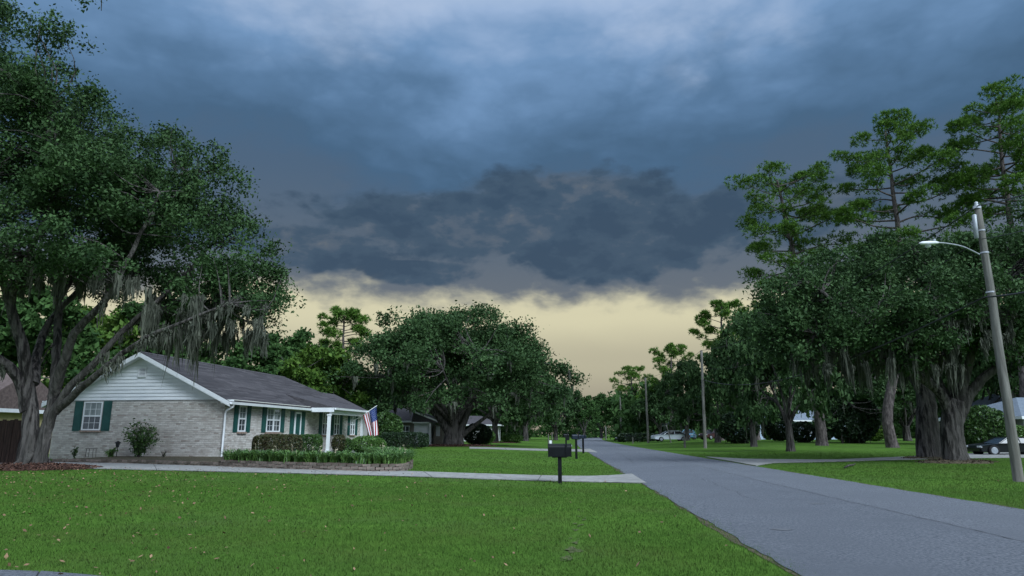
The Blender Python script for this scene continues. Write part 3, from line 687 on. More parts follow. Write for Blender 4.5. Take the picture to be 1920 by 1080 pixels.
# ---- the moss-hung live oak in front of the house
def left_oak():
    r = np.random.default_rng(3); D = 23.0; tb, cb, ms = MB(), MB(), MB(); nodes = []
    base = gd(66, D)
    def pp(*q): return [P(a, b, D + c) for a, b, c in q]
    limb(tb, [base + (-.12, 0, -.15)] + pp((58, 800, 0), (54, 735, 0), (46, 665, -.3), (28, 600, -.6), (12, 545, -1), (-10, 470, -1.5), (-20, 330, -2)), .29, .08, 14, 5, .012, .1, r, nodes, .35)
    limb(tb, [base + (.30, -.1, -.15)] + pp((88, 800, -.1), (100, 740, 0), (106, 660, .3), (110, 590, .6), (108, 520, .9), (120, 420, 1.0), (130, 280, 1.0)), .20, .07, 12, 5, .012, .1, r, nodes, .35)
    limb(tb, pp((52, 770, 0), (38, 715, -.2), (8, 680, -.6), (-40, 650, -1.2), (-120, 590, -2), (-190, 480, -2.2)), .23, .07, 10, 4, .015, .08, r, nodes)
    limb(tb, pp((86, 822, -.1), (100, 772, -.2), (134, 724, -.4), (185, 672, -.5), (228, 622, -.4), (285, 585, 0), (345, 560, .5), (420, 520, 1)), .165, .05, 10, 4, .015, .08, r, nodes)
    limb(tb, pp((100, 745, 0), (118, 685, -.5), (140, 625, -.9), (178, 585, -1.2), (210, 545, -1.5), (238, 490, -1.8), (262, 440, -2), (300, 360, -2.2)), .18, .045, 9, 4, .015, .08, r, nodes)
    limb(tb, pp((104, 772, -.1), (146, 733, -.7), (190, 695, -1.2), (240, 655, -1.6), (285, 628, -1.9), (350, 600, -2), (430, 570, -2)), .145, .04, 9, 4, .015, .08, r, nodes)
    limb(tb, pp((62, 720, 0), (70, 660, .6), (95, 600, 1.2), (150, 540, 2), (220, 450, 2.6), (320, 400, 3)), .17, .05, 9, 4, .015, .08, r, nodes)
    limb(tb, pp((20, 580, -.7), (40, 500, -1.5), (90, 400, -2.2), (110, 300, -2.6), (90, 200, -2.5)), .12, .03, 8, 4, .015, .06, r, nodes)
    limb(tb, pp((110, 560, .6), (170, 470, .8), (230, 400, .4), (330, 330, .2), (400, 320, .2)), .13, .04, 8, 4, .015, .06, r, nodes)
    limb(tb, pp((228, 622, -.4), (300, 560, -.2), (360, 500, 0), (430, 420, .3)), .10, .03, 7, 4, .015, .06, r, nodes)
    for a in range(7):                               # root flare
        an = a*.9 + .3; d = np.array([math.cos(an), math.sin(an), 0]); limb(tb, [base + d*.18 + (.08, 0, .5), base + d*.46 + (.08, 0, .16), base + d*(.8 + .2*r.random()) + (.08, 0, -.06)], .12, .035, 7, 3, 0, .06, r)
    s = 1309/D
    L_ = []
    for px, py, dz, rx, rz in ((-140, 330, -1, 150, 150), (20, 300, -2.5, 150, 150), (60, 430, -2.5, 150, 90), (-30, 120, -2, 130, 120), (-120, 60, -1, 140, 130), (100, 270, 0, 120, 120), (60, 190, -2.5, 85, 110), (160, 330, -2.4, 120, 110),
                               (210, 290, .5, 100, 85), (250, 380, -1.5, 125, 100), (190, 440, 1.5, 120, 80), (330, 330, .2, 90, 80), (390, 340, .3, 70, 70), (360, 430, -.5, 105, 80), (430, 430, .2, 50, 50),
                               (450, 500, -.8, 80, 55), (490, 480, .4, 44, 40), (480, 560, .3, 52, 48), (400, 540, -1.5, 100, 50), (300, 490, 1.2, 110, 55), (500, 540, -.6, 34, 40), (270, 250, .2, 50, 45), (120, 100, -2.2, 45, 40), (-60, 470, -3, 130, 45), (170, 180, -1.5, 34, 40), (60, 30, -3, 40, 35), (190, 10, -3.2, 16, 22), (450, 590, -.8, 45, 30), (130, 490, -2.5, 120, 32), (330, 565, .6, 80, 30), (400, 590, .2, 70, 28), (480, 605, .2, 38, 26), (250, 530, 1.5, 90, 28), (40, 505, 1.0, 130, 26)):
        c = P(px, py, D + dz); k = (D + dz)/1309; L_.append((*c, rx*k, max(1.1, rx*k*1.0), rz*k))
    cc = in_lobes(L_, 3250, r, .35, .85)
    for gone, rad in ((P(265, 470, D - .5), .45), (P(255, 170, D), .6)): cc = cc[np.hypot(cc[:, 0] - gone[0], cc[:, 2] - gone[2]) > rad]
    clusters(cb, cc, .26 + .22*r.random(len(cc)), 60, .115, .75, .52, .5, r)
    twigs(tb, cc[cc[:, 2] < P(60, 120, D)[2]], nodes, .20, .030, .007, r)
    limb(tb, pp((-60, 60, -3), (40, -60, -3.2), (130, -40, -3.2), (185, -10, -3.2), (190, 20, -3.2)), .06, .01, 6, 4, .01, .05, r)
    # moss below the limbs and the outer crown
    an, ln = [], []
    for _ in range(120):
        px = r.uniform(265, 500); py = r.uniform(540, 625) + max(0, (px - 300))*.08; an.append(P(px, py, D + r.uniform(-2, 1.5))); ln.append((r.uniform(.5, 1.2) + (1.2*r.random() if r.random() < .45 else 0)) if px < 430 else r.uniform(.3, 1.1))
    for _ in range(45): px = r.uniform(-20, 260); an.append(P(px, r.uniform(495, 535), D + r.uniform(-2, 1.5))); ln.append(r.uniform(.3, 1.1))
    nd = np.array(nodes)
    for q in nd[r.choice(len(nd), 90)]: an.append(q); ln.append(r.uniform(.2, .8))
    moss_strands(ms, an, ln, r, .017, 26, .085)
    tree_obj('live_oak', base, 'large multi-trunked live oak hung with moss in front of the brick gable', 'tree', tb, cb, ms)
left_oak()

# ---- generic dome oak (used for the middle oak and, smaller, along the street)
def dome_oak(r, H, RX, trunk_r, base_h, n_cl, per, leaf, cl_r, nlimb=9, moss=0, lean=0.0, droop=.12, nl=26, seg_sides=8, twf=.12):
    """an oak standing on the origin: trunk, crown and moss meshes"""
    tb, cb, ms = MB(), MB(), MB(); nodes = []
    fork = H*r.uniform(.12, .18)
    limb(tb, [(0, 0, -.2), (.05*trunk_r, 0, fork*.5), (0, .05, fork*1.1)], trunk_r*1.15, trunk_r*.9, 12, 4, .01, .1, r, None, .5)
    RZ = H - base_h; lob = []
    for k in range(nl):
        z = (k + .5)/nl; el_ = math.asin(min(.98, z*1.02)); an = k*2.399 + r.normal(0, .25)
        rad = math.cos(el_)*RX*.74*r.uniform(.88, 1.08); zz = base_h + math.sin(el_)*RZ*.78*r.uniform(.93, 1.05)
        lr = RX*r.uniform(.26, .35)
        lob.append((rad*math.cos(an) + lean*zz, rad*math.sin(an), zz, lr, lr, lr*r.uniform(.6, .8)))
    for k in range(nl//3): an = k*2.1; lob.append((RX*.42*math.cos(an), RX*.42*math.sin(an), base_h + RZ*.5, RX*.3, RX*.3, RZ*.28))
    for k in range(nlimb):
        an = k*6.283/nlimb + r.normal(0, .25); q = lob[r.integers(0, nl)]; f = r.uniform(.55, .95); zz = base_h + RZ*r.uniform(.15, .75)
        e = np.array([RX*.72*f*math.cos(an), RX*.72*f*math.sin(an), zz]); s_ = np.array([.12*math.cos(an), .12*math.sin(an), fork*r.uniform(.75, 1.05)])
        m1 = s_ + (e - s_)*.3 + (0, 0, (zz - fork)*.12); m2 = s_ + (e - s_)*.68 + (0, 0, (zz - fork)*.10) + r.normal(0, .03*RX, 3)
        limb(tb, [s_, m1, m2, e], trunk_r*r.uniform(.38, .58), trunk_r*.09, seg_sides, 4, .02*RX*.1, .08, r, nodes)
    cc = in_lobes(lob, n_cl, r, .5, .115*RX)
    low = cc[:, 2] < base_h + .25*RX*0; rr = np.hypot(cc[:, 0], cc[:, 1])/RX
    cc[:, 2] -= droop*RX*np.clip(rr - .45, 0, 1)*.6
    cc[:, 2] = np.maximum(cc[:, 2], base_h*.70 + r.random(len(cc))*.9)
    clusters(cb, cc, cl_r*(.5 + .4*r.random(len(cc))), per, leaf, .7, .6, .5, r)
    twigs(tb, cc, nodes, twf, .05, .012, r)
    if moss:
        sel = cc[(cc[:, 2] < base_h + RZ*.35)]; sel = sel[r.choice(len(sel), min(moss, len(sel)), replace=False)]
        moss_strands(ms, sel - (0, 0, .3), r.uniform(.5, 1.8, len(sel)), r, .05, 10, .18)
    return tb, cb, ms

def mid_oak():
    r = np.random.default_rng(21); b = gd(848, 66.0)
    tb, cb, ms = dome_oak(r, 13.0, 11.2, .66, 4.7, 2700, 48, .25, 1.15, 12, 130, 0, .20, 44, 8, .10)
    # the long low limb towards the brick house and the twin stem
    limb(tb, [(-.2, 0, 1.2), (-1.5, -.6, 3.0), (-3.2, -1.0, 4.3), (-5.2, -1.4, 5.2), (-7.2, -1.6, 5.4)], .46, .10, 9, 4, .02, .08, r)
    limb(tb, [(.75, -.3, -.2), (.8, -.3, 1.2), (1.5, -.4, 3.0), (2.4, -.6, 4.6)], .42, .16, 9, 4, .01, .08, r, None, .5)
    limb(tb, [(.9, -.3, .9), (2.0, -.7, 1.8), (3.6, -1.0, 3.0), (5.0, -1.2, 4.5)], .28, .08, 8, 4, .01, .08, r)
    o = empty('live_oak', b); tag(o, 'broad domed live oak beside the dark hedge, beyond the flag', 'tree')
    tb.build('trunk', MT['bark'], o, True); cb.build('crown', MT['oak'], o); ms.build('moss', MT['moss'], o)['kind'] = 'stuff'
mid_oak()

# ---- the large oak across the street with its neighbour stem
def right_oak():
    r = np.random.default_rng(8); D = 31.5; tb, cb, ms = MB(), MB(), MB(); nodes = []
    base = gd(1787, D)
    def pp(*q): return [P(a, b, D + c) for a, b, c in q]
    limb(tb, [base + (0, 0, -.15)] + pp((1786, 830, 0), (1784, 790, 0), (1790, 750, 0)), .46, .40, 16, 5, .01, .1, r, None, .25)
    limb(tb, pp((1784, 792, 0), (1768, 745, -.2), (1725, 708, -.6), (1665, 680, -1), (1600, 650, -1.5), (1530, 625, -2)), .28, .07, 10, 4, .02, .08, r, nodes)
    limb(tb, pp((1784, 790, 0), (1770, 735, .5), (1735, 680, 1), (1690, 620, 1.6), (1640, 560, 2)), .26, .07, 10, 4, .02, .08, r, nodes)
    limb(tb, pp((1788, 785, 0), (1786, 720, .3), (1775, 640, .6), (1765, 560, 1), (1750, 500, 1)), .27, .06, 10, 4, .02, .08, r, nodes)
    limb(tb, pp((1794, 790, 0), (1818, 740, -.3), (1850, 705, -.6), (1890, 670, -1), (1950, 640, -1.4), (2020, 600, -1.5)), .28, .08, 10, 4, .02, .08, r, nodes)
    limb(tb, pp((1792, 770, 0), (1815, 690, -.4), (1840, 610, -.8), (1870, 530, -1)), .28, .06, 9, 4, .02, .08, r, nodes)
    limb(tb, pp((1700, 700, -.8), (1640, 620, -2), (1560, 560, -2.5), (1500, 520, -2.5)), .16, .05, 8, 4, .02, .08, r, nodes)
    L_ = []
    for px, py, dz, rx, rz in ((1470, 600, -1.5, 80, 70), (1450, 660, -1, 62, 45), (1530, 560, -2, 90, 65), (1540, 640, -2, 95, 55), (1600, 520, -1, 90, 55), (1620, 600, -2.5, 100, 60), (1690, 500, -.5, 95, 50), (1700, 570, -2.5, 100, 60), (1690, 640, -1.5, 95, 45),
                               (1770, 490, 1, 90, 50), (1790, 560, -2.5, 100, 60), (1800, 630, -2, 90, 40), (1860, 500, 0, 90, 60), (1880, 580, -2, 100, 60), (1960, 500, 0, 100, 70), (1970, 590, -1, 110, 60), (1890, 650, -1, 80, 30), (1610, 540, 3, 120, 70), (1740, 530, 4, 120, 70), (1870, 540, 4, 120, 70), (1990, 660, 0, 80, 30), (1520, 600, 2, 100, 70), (1840, 455, 1, 60, 35), (1920, 430, 1, 60, 45), (1640, 480, .5, 70, 32)):
        c = P(px, py, D + dz); k = (D + dz)/1309; L_.append((*c, rx*k, max(1.4, rx*k), rz*k))
    cc = in_lobes(L_, 2900, r, .4, 1.0)
    clusters(cb, cc, .34 + .26*r.random(len(cc)), 52, .155, .75, .52, .5, r)
    twigs(tb, cc, nodes, .16, .045, .010, r)
    an, ln = [], []
    for _ in range(120): px = r.uniform(1480, 1800); an.append(P(px, r.uniform(625, 690), D + r.uniform(-3, 1.5))); ln.append(r.uniform(.5, 1.9))
    for _ in range(40): px = r.uniform(1700, 1930); an.append(P(px, r.uniform(560, 640), D - 3.2)); ln.append(r.uniform(.4, 1.2))
    moss_strands(ms, an, ln, r, .022, 24, .11)
    tree_obj('live_oak', base, 'massive live oak with moss curtains across the road, behind the street lamp pole', 'tree', tb, cb, ms)
    tb, cb = MB(), MB(); nodes = []; D2 = 36.5; b2 = gd(1738, D2)
    q = lambda *z: [P(a, b, D2 + c) for a, b, c in z]
    limb(tb, [b2 + (0, 0, -.15)] + q((1738, 800, 0), (1736, 750, 0), (1730, 700, .2), (1715, 640, .4), (1700, 560, .6)), .56, .25, 16, 4, .02, .12, r, nodes, .25)
    limb(tb, q((1742, 760, 0), (1700, 690, .6), (1650, 640, 1.2), (1590, 590, 1.6)), .3, .08, 9, 4, .02, .1, r, nodes)
    limb(tb, q((1742, 740, 0), (1770, 670, .6), (1800, 600, 1.2), (1850, 540, 1.6)), .3, .08, 9, 4, .02, .1, r, nodes)
    L2 = [(*P(a, b, D2 + c), rr*D2/1309, 2.0, rz*D2/1309) for a, b, c, rr, rz in ((1600, 590, 1.6, 110, 70), (1700, 550, 1.2, 120, 70), (1850, 540, 1.6, 110, 70), (1760, 610, 2.2, 110, 50), (1660, 640, 2, 90, 45))]
    cc = in_lobes(L2, 420, r, .4); clusters(cb, cc, .6 + .25*r.random(len(cc)), 44, .24, .75, .52, .5, r); twigs(tb, cc, nodes, .15, .045, .01, r)
    tree_obj('live_oak', b2, 'thick furrowed oak trunk standing close behind the massive live oak', 'tree', tb, cb)
right_oak()

# ---- pines
def pine_mesh(r, path, crown_from, RX, r0, npads=26, tufts=26, nl=.42, per=11, wid=.030, flat=.5, prof=None):
    """path: trunk points; limbs over the upper part carry pads of needle tufts"""
    tb, cb = MB(), MB(); p = smooth_path(path, 6, .02, r); t = np.linspace(0, 1, len(p))
    tb.tube(p, r0*(1 - .82*t**1.1)*(1 + .35*np.exp(-t*30)), 10, wob=.05)
    def at(s): return np.array([np.interp(s, t, p[:, k]) for k in range(3)])
    cent, dirs = [], []
    def clump(c, rad, n):
        d = unit(r.normal(0, 1, (n, 3)) + np.array([0, 0, .55])); off = d*np.array([1, 1, flat])*rad*(r.uniform(.35, 1.0, n)**.5)[:, None]
        cent.append(c + off); dirs.append(unit(d + np.array([0, 0, .35])))
    for k in range(npads):
        f = (k + r.uniform(.1, .9))/npads; s = crown_from + (1 - crown_from)*f*.97; a = at(s); an = k*2.399 + r.normal(0, .35)
        w = math.sqrt(max(.04, 1 - ((f - .42)/.66)**2))*(1 if f > .25 else .8 + .3*r.random())
        L_ = RX*w*r.uniform(.55, 1.0); rise = L_*(r.uniform(-.06, .18) + .40*max(0, f - .25))
        d = np.array([math.cos(an), math.sin(an), 0]); e = a + d*L_ + (0, 0, rise); mid = a + d*L_*.5 + (0, 0, rise*.25) + r.normal(0, .07*L_, 3)
        lp = smooth_path([a, mid, e], 4, 0); tb.tube(lp, np.linspace(r0*.26*(1.1 - f*.7), .02, len(lp)), 6, cap=False)
        nsub = max(3, int(2 + L_*.75))
        for q in range(nsub):
            g_ = 1.0 if q == 0 else r.uniform(.5, 1.0); o = lp[min(len(lp) - 1, int(g_*(len(lp) - 1)))]; an2 = an + r.normal(0, 1.0)
            c2 = o + np.array([math.cos(an2), math.sin(an2), .30])*RX*r.uniform(.05, .20)*(q > 0)
            if q: tb.tube([o, (o + c2)/2 + (0, 0, -.04), c2], [.026, .020, .010], 4, cap=False)
            clump(c2, RX*r.uniform(.12, .21), int(tufts*r.uniform(.7, 1.3)))
    for f in (.93, 1.0): clump(at(f) + r.normal(0, .05*RX, 3), RX*.17, tufts)
    c = np.concatenate(cent); dd = np.concatenate(dirs); n = len(c); c = np.repeat(c, per, 0); dd = np.repeat(dd, per, 0)
    tv = np.repeat(r.random(n), per); m_ = len(c); d = unit(dd*.55 + r.normal(0, .62, (m_, 3)) + np.array([0, 0, .15])); L_ = nl*(.65 + .5*r.random(m_)); b = unit(np.cross(d, r.normal(0, 1, (m_, 3))))*wid
    v = np.stack([c - b, c + b, c + d*L_[:, None]], 1).reshape(-1, 3)
    cb.add(v, np.arange(3*m_).reshape(-1, 3), np.repeat(np.clip(.5*tv + .5*r.random(m_), 0, 1), 3))
    return tb, cb
def big_pine(seed, D, base_px, pts, frm, rx_px, label, npads=30, tufts=34, r0=.46):
    r = np.random.default_rng(seed); b = gd(base_px, D)
    path = [b + (0, 0, -.2)] + [P(x, y, D) for x, y in pts]
    tb, cb = pine_mesh(r, path, frm, rx_px*D/1309, r0, npads, tufts, .34, 8, .034, .62)
    tree_obj('pine_tree', b, label, 'tree', tb, cb, bark='pbark', leaf='pine')
big_pine(5, 64, 1540, [(1537, 780), (1528, 680), (1512, 590), (1493, 500), (1474, 410), (1457, 338)], .54, 116, 'leaning pine with the lowest crown of the three over the street oak', 36, 44, .50)
big_pine(6, 58, 1672, [(1664, 780), (1678, 690), (1690, 560), (1686, 450), (1672, 340), (1660, 245)], .56, 122, 'middle pine of the three, tall rounded crown above the street oak', 38, 44, .46)
big_pine(9, 55, 1935, [(1925, 760), (1915, 640), (1900, 500), (1890, 380), (1878, 290), (1872, 195)], .62, 118, 'tallest pine, its crown above the street lamp', 38, 44, .44)

def small_pine(seed, px, D, top, half_px, label, frm=.5, lean=0):
    r = np.random.default_rng(seed); b = gd(px, D); tp = P(px + lean, top, D); RXm = half_px*D/1309
    path = [b + (0, 0, -.2), b + (tp - b)*.35 + r.normal(0, .15, 3), b + (tp - b)*.7 + r.normal(0, .2, 3), tp - (0, 0, .5)]
    tb, cb = pine_mesh(r, path, frm, RXm, .34, 22, 18, .50, 8, .055, .62)
    tree_obj('pine_tree', b, label, 'tree', tb, cb, bark='pbark', leaf='pine')
small_pine(31, 646, 84, 582, 55, 'flat-topped pine rising between the bright tree and the domed oak', .62)
small_pine(32, 1183, 150, 690, 42, 'small far pine above the trees at the end of the road', .45)
small_pine(33, 1258, 116, 648, 46, 'mid-distance pine above the second pole from the road end', .45)
small_pine(34, 1352, 88, 566, 52, 'pine standing behind the plain wooden pole', .5)
small_pine(35, 1420, 92, 572, 48, 'pine just left of the big oak crown, under the leaning pine', .55)

# ---- other trees: a few shapes, each tree placed by itself
VAR = []
for k in range(4):
    r = np.random.default_rng(50 + k)
    tb, cb, ms = dome_oak(r, 10.0, 6.2, .34, 2.2, 680, 26, .40, .85, 7, 24, 0, .16, 20, 6, .08)
    VAR.append((tb.mesh('trunk', MT['bark'], True), cb.mesh('crown', MT['oakfar']), ms.mesh('moss', MT['moss'])))
for k in range(2):                                   # taller woodland form, bright and mid green
    r = np.random.default_rng(70 + k)
    tb, cb, ms = dome_oak(r, 11.0, 5.0, .30, 3.0, 640, 26, .40, .85, 6, 0, 0, .05, 22, 6, .06)
    VAR.append((tb.mesh('trunk', MT['bark'], True), cb.mesh('crown', MT['lime' if k == 0 else 'wood']), None))
def place_tree(var, px, D, top, half_px, label, rz=0, name='oak_tree', group=None):
    b = gd(px, D); H = (P(px, top, D)[2] - b[2]); RXm = half_px*D/1309; h0, r0 = ((10.0, 6.2) if var < 4 else (11.0, 5.0))
    o = empty(name, b, rz); o.scale = (RXm/r0, RXm/r0, H/h0*1.02); tag(o, label, 'tree', group)
    for me, nm in zip(VAR[var], ('trunk', 'crown', 'moss')):
        if me: c = bpy.data.objects.new(nm, me); COL.objects.link(c); c.parent = o
        if me and nm == 'moss': c['kind'] = 'stuff'
    return o
place_tree(4, 585, 60, 632, 98, 'bright yellow-green tree behind the roof ridge', .4, 'broadleaf_tree')
place_tree(5, 470, 62, 618, 100, 'dark green tree behind the roof, right of the hanging moss', 1.2, 'broadleaf_tree')
place_tree(5, 552, 82, 612, 95, 'far green tree between the dark and the bright tree behind the roof', 2.4, 'broadleaf_tree')
place_tree(5, 20, 46, 522, 150, 'green tree behind the fence at the picture edge', .7, 'broadleaf_tree')
place_tree(4, 165, 58, 548, 120, 'yellowish green tree seen through the oak limbs over the gable', 2.0, 'broadleaf_tree')
place_tree(5, 290, 60, 556, 125, 'dark tree behind the gable peak', 3.0, 'broadleaf_tree')
place_tree(5, -110, 52, 520, 140, 'tall dark tree behind the brown-roofed house', 4.0, 'broadleaf_tree')
place_tree(0, 928, 92, 622, 100, 'live oak behind the domed oak, its trunk in a mulch ring', .3)
place_tree(1, 985, 118, 655, 82, 'live oak farther along the house side of the road', 1.3)
place_tree(2, 1042, 148, 700, 62, 'dark oak overhanging the far house-side lawn', 2.1)
place_tree(3, 735, 96, 690, 90, 'oak behind the neighbouring grey-roofed house', 2.6)
place_tree(1, 1480, 50, 540, 105, 'leafy oak joining the massive street oak on the pine side', .9)
place_tree(2, 1412, 62, 588, 92, 'oak right of the plain wooden pole', .2)
place_tree(3, 1345, 78, 640, 80, 'oak behind the plain wooden pole', 1.0)
place_tree(0, 1288, 95, 678, 66, 'oak over the parked white car', 2.2)
place_tree(1, 1238, 118, 708, 56, 'oak behind the second far pole', 3.3)
place_tree(2, 1200, 150, 722, 46, 'oak behind the farthest tall pole', .5)
place_tree(5, 1095, 215, 742, 40, 'green tree closing the road end on the house side', .5, 'broadleaf_tree')
place_tree(5, 1128, 235, 735, 42, 'green tree closing the middle of the road end', 1.9, 'broadleaf_tree')
place_tree(5, 1165, 225, 738, 40, 'green tree closing the road end beside the far pole', 2.9, 'broadleaf_tree')
place_tree(0, 1600, 74, 640, 110, 'dark oak in the shade behind the middle pine', 1.7)
place_tree(3, 1700, 86, 630, 110, 'dark oak far behind the massive street oak', 2.7)
place_tree(1, 1840, 66, 600, 100, 'oak behind the slate-roofed house', 3.7)
place_tree(2, 1985, 60, 560, 120, 'oak at the picture edge behind the street lamp pole', 4.4)

# ---- far wood closing the view
def wood():
    r = np.random.default_rng(90); cb = MB(); C = []
    for _ in range(2600):
        az = r.uniform(-46, 46); D = r.uniform(120, 165) if az < 1 or az > 9 else r.uniform(250, 300)
        if 1 <= az <= 9: hmax = 17
        else: hmax = 11
        x = math.tan(R(az))*D; hh = hmax*(.75 + .25*math.sin(az*1.7) )
        C.append((x, D, float(ground(x, D)) + (r.uniform(.0, 1)**.9)*hh))
    C = np.array(C); clusters(cb, C, 2.4, 46, 1.05, .75, .6, .5, r)
    o = cb.build('woodland', MT['wood']); tag(o, 'mass of far woodland closing the view behind houses and trees', 'woodland', kind='stuff')
wood()

# ------------------------------------------------------------------ beds, hedges and shrubs
BED = [(96, 867.5), (180, 869), (260, 870.5), (340, 873), (430, 876.5), (520, 880), (600, 882.5), (690, 885), (740, 885), (763, 881.5), (771, 875), (762, 868), (740, 862)]
bp = smooth_path([gp(*q) for q in BED], 6); bed_xy = bp[:, :2].copy()
border = empty('brick_border', bp[0]); tag(border, 'low curved brick edging round the planting bed before the house', 'edging')
seglen = np.concatenate([[0], np.cumsum(np.linalg.norm(np.diff(bp[:, :2], axis=0), axis=1))]); BL = .24
bm_ = []
for kk in range(5):
    q = MB(); j = rng.normal(0, .006, (8, 3)); q.box(-BL/2, BL/2, -.055, .055, 0, .078); q.v[0] += j; q.a[0][:] = rng.random(); bm_.append(q.mesh('brick', MT['rbrick']))
courses = 3
for c in range(courses):
    s = (BL + .012)*(.5 if c % 2 else 0) + .1
    while s < seglen[-1] - .1:
        x, y = np.interp(s, seglen, bp[:, 0]), np.interp(s, seglen, bp[:, 1]); x2, y2 = np.interp(s + .1, seglen, bp[:, 0]), np.interp(s + .1, seglen, bp[:, 1])
        hfac = min(1, .45 + s/12)
        if c >= 2 and s < 9.0: s += BL + .012; continue
        o = bpy.data.objects.new('brick', bm_[rng.integers(5)]); COL.objects.link(o); o.parent = border
        o.location = (x - bp[0][0] + rng.normal(0, .006), y - bp[0][1] + rng.normal(0, .006), float(ground(x, y)) - bp[0][2] + c*.084 - .01); o.rotation_euler = (0, 0, math.atan2(y2 - y, x2 - x) + rng.normal(0, .025))
        s += BL + .012
# soil between the edging and the wall
soil = MB(); inner = []
for q in bp:
    v = np.array([q[0] - HX0, q[1] - HY0]); a, b = v @ lx, v @ ly
    if a < 0: w2 = np.array([HX0, HY0]) + lx*a + ly*(-.0)
    else: w2 = np.array([HX0, HY0]) + lx*.02 + ly*max(b, .2)
    inner.append(w2)
inner = np.array(inner); n = len(bp)
def soil_h(s): return np.where(s < 9, .14, .22)
zz = ground(bp[:, 0], bp[:, 1])
v = np.concatenate([np.column_stack([bp[:, :2], zz + soil_h(seglen) - .03]), np.column_stack([inner, ground(inner[:, 0], inner[:, 1]) + soil_h(seglen)])]); i = np.arange(n - 1)
so_ = MB().add(v, np.stack([i, i + n, i + n + 1, i + 1][::-1], -1)).build('planting_soil', MT['dirt']); tag(so_, 'dark soil of the planting bed before the house', 'soil', kind='structure')
# strap-leaved plants
def straps():
    r = np.random.default_rng(12); mb = MB(); fl = MB()
    for _ in range(620):
        s = r.uniform(9.3, seglen[-1] - .6); f = r.uniform(.03, .42); k = np.interp(s, seglen, np.arange(n)); k0 = int(k)
        fr_ = k - k0; p0_ = bp[k0, :2]*(1 - fr_) + bp[min(k0 + 1, n - 1), :2]*fr_; b = p0_ + (inner[k0] - bp[k0, :2])*f*min(1, 3.4/max(1e-3, np.linalg.norm(inner[k0] - bp[k0, :2]))*1.0)
        z = float(ground(*b)) + .19; hgt = r.uniform(.32, .54)
        for q in range(15):
            an = r.random()*6.28; d = np.array([math.cos(an), math.sin(an), 0]); sd = np.array([-d[1], d[0], 0]); out = hgt*r.uniform(.3, 1.25); w = r.uniform(.013, .024)
            t = np.linspace(0, 1, 5); path = np.array([b[0], b[1], z]) + r.normal(0, .05, 3)*(1, 1, 0) + d*(out*t**1.5)[:, None] + np.stack([0*t, 0*t, hgt*(1.45*t - .85*t**2.2)*r.uniform(.8, 1.25)], -1)
            ww = w*(1 - .85*t**2.5); vv = np.concatenate([path - sd*ww[:, None], path + sd*ww[:, None]]); i = np.arange(4)
            mb.add(vv, np.stack([i, i + 5, i + 6, i + 1], -1), r.random())
        if r.random() < .05:
            tp = np.array([b[0], b[1], z]) + (r.normal(0, .05), r.normal(0, .05), hgt*.8 + r.uniform(.0, .16)); fl.tube([(b[0], b[1], z), tp], .004, 4); leaf_quads(fl, tp + r.normal(0, .015, (6, 3)), np.full(6, .055), .6, .2, r=r)
    o = mb.build('strap_leaf_plants', MT['strap']); tag(o, 'dense band of green strap-leaved plants filling the brick-edged bed', 'ground cover', kind='stuff')
    o = fl.build('dry_seed_heads', mat('seed_head', (.42, .36, .26), rough=.9)); tag(o, 'pale dry seed heads above the strap-leaved plants', 'seed heads', kind='stuff')
straps()
def hedge(name, c, dims, label, mtl, rz=0., dens=900, leaf=.09, box=True, seed=1, grp=None, mixm=None):
    r = np.random.default_rng(seed); o = empty(name, c, rz); tag(o, label, 'hedge' if 'hedge' in name else 'shrub', grp); a, b, h = dims
    m_ = int(dens*(a*b + a*h*2 + b*h*2)); q = r.uniform(-1, 1, (m_, 3)); k = r.integers(0, 5, m_)
    if box:
        ax = np.array([0, 0, 1, 1, 2])[k]; sg = np.array([-1, 1, -1, 1, 1])[k]; q[np.arange(m_), ax] = sg*(1 - np.abs(r.normal(0, .10, m_)))
        q = np.sign(q)*np.abs(q); l4 = (np.abs(q)**4).sum(1)**.25; q = q/np.maximum(l4, 1)[:, None]
        bump_ = 1 + .05*np.sin(q[:, 0]*a*5 + seed) + .04*np.sin(q[:, 1]*b*6)
    else:
        q = unit(r.normal(0, 1, (m_, 3)))*(1 - np.abs(r.normal(0, .12, m_)))[:, None]; bump_ = 1 + .07*np.sin(q[:, 0]*6 + seed)*np.sin(q[:, 1]*5)
    pts = np.stack([q[:, 0]*a/2*bump_, q[:, 1]*b/2*bump_, (q[:, 2]*.5*bump_ + .5)*h + .03], -1); mb = MB(); leaf_quads(mb, pts, np.full(m_, leaf), .6, .4, r=r); mb.build('foliage', MT[mtl], o)
    inn_ = MB(); th = np.linspace(0, 2*np.pi, 17)[:-1]
    tw = MB()
    for _ in range(14): p0 = np.append(r.uniform(-.3, .3, 2)*(a, b), -.05); tw.tube([p0, p0 + (r.normal(0, .1), r.normal(0, .1), h*.5), p0 + (r.normal(0, .2), r.normal(0, .2), h*.85)], [.02, .014, .006], 4, cap=False)
    tw.build('stem', MT['bark'], o)
    return o
def hl(u, off, z=0.25): return np.array([HX0 + lx[0]*off + ly[0]*u, HY0 + lx[1]*off + ly[1]*u, HZ + z - .2])
hy0, hy1 = ly_at(489, 1.5), ly_at(579, 1.9)
hedge('hedge', hl((hy0 + hy1)/2 - .35, 1.55), (1.15, hy1 - hy0 - .7, .98), 'clipped russet hedge below the front windows', 'red', HROT, 800, .085, True, 4)
hedge('hedge', hl(hy1 + .1, 2.0), (1.0, 1.15, .98), 'green clipped hedge end beside the porch post', 'shrub', HROT, 800, .085, True, 5)
hedge('shrub', hl(ly_at(630, 1.7), 1.95), (.8, 1.1, 1.0), 'small loose russet shrub just behind the porch post', 'red', HROT, 420, .09, False, 6)
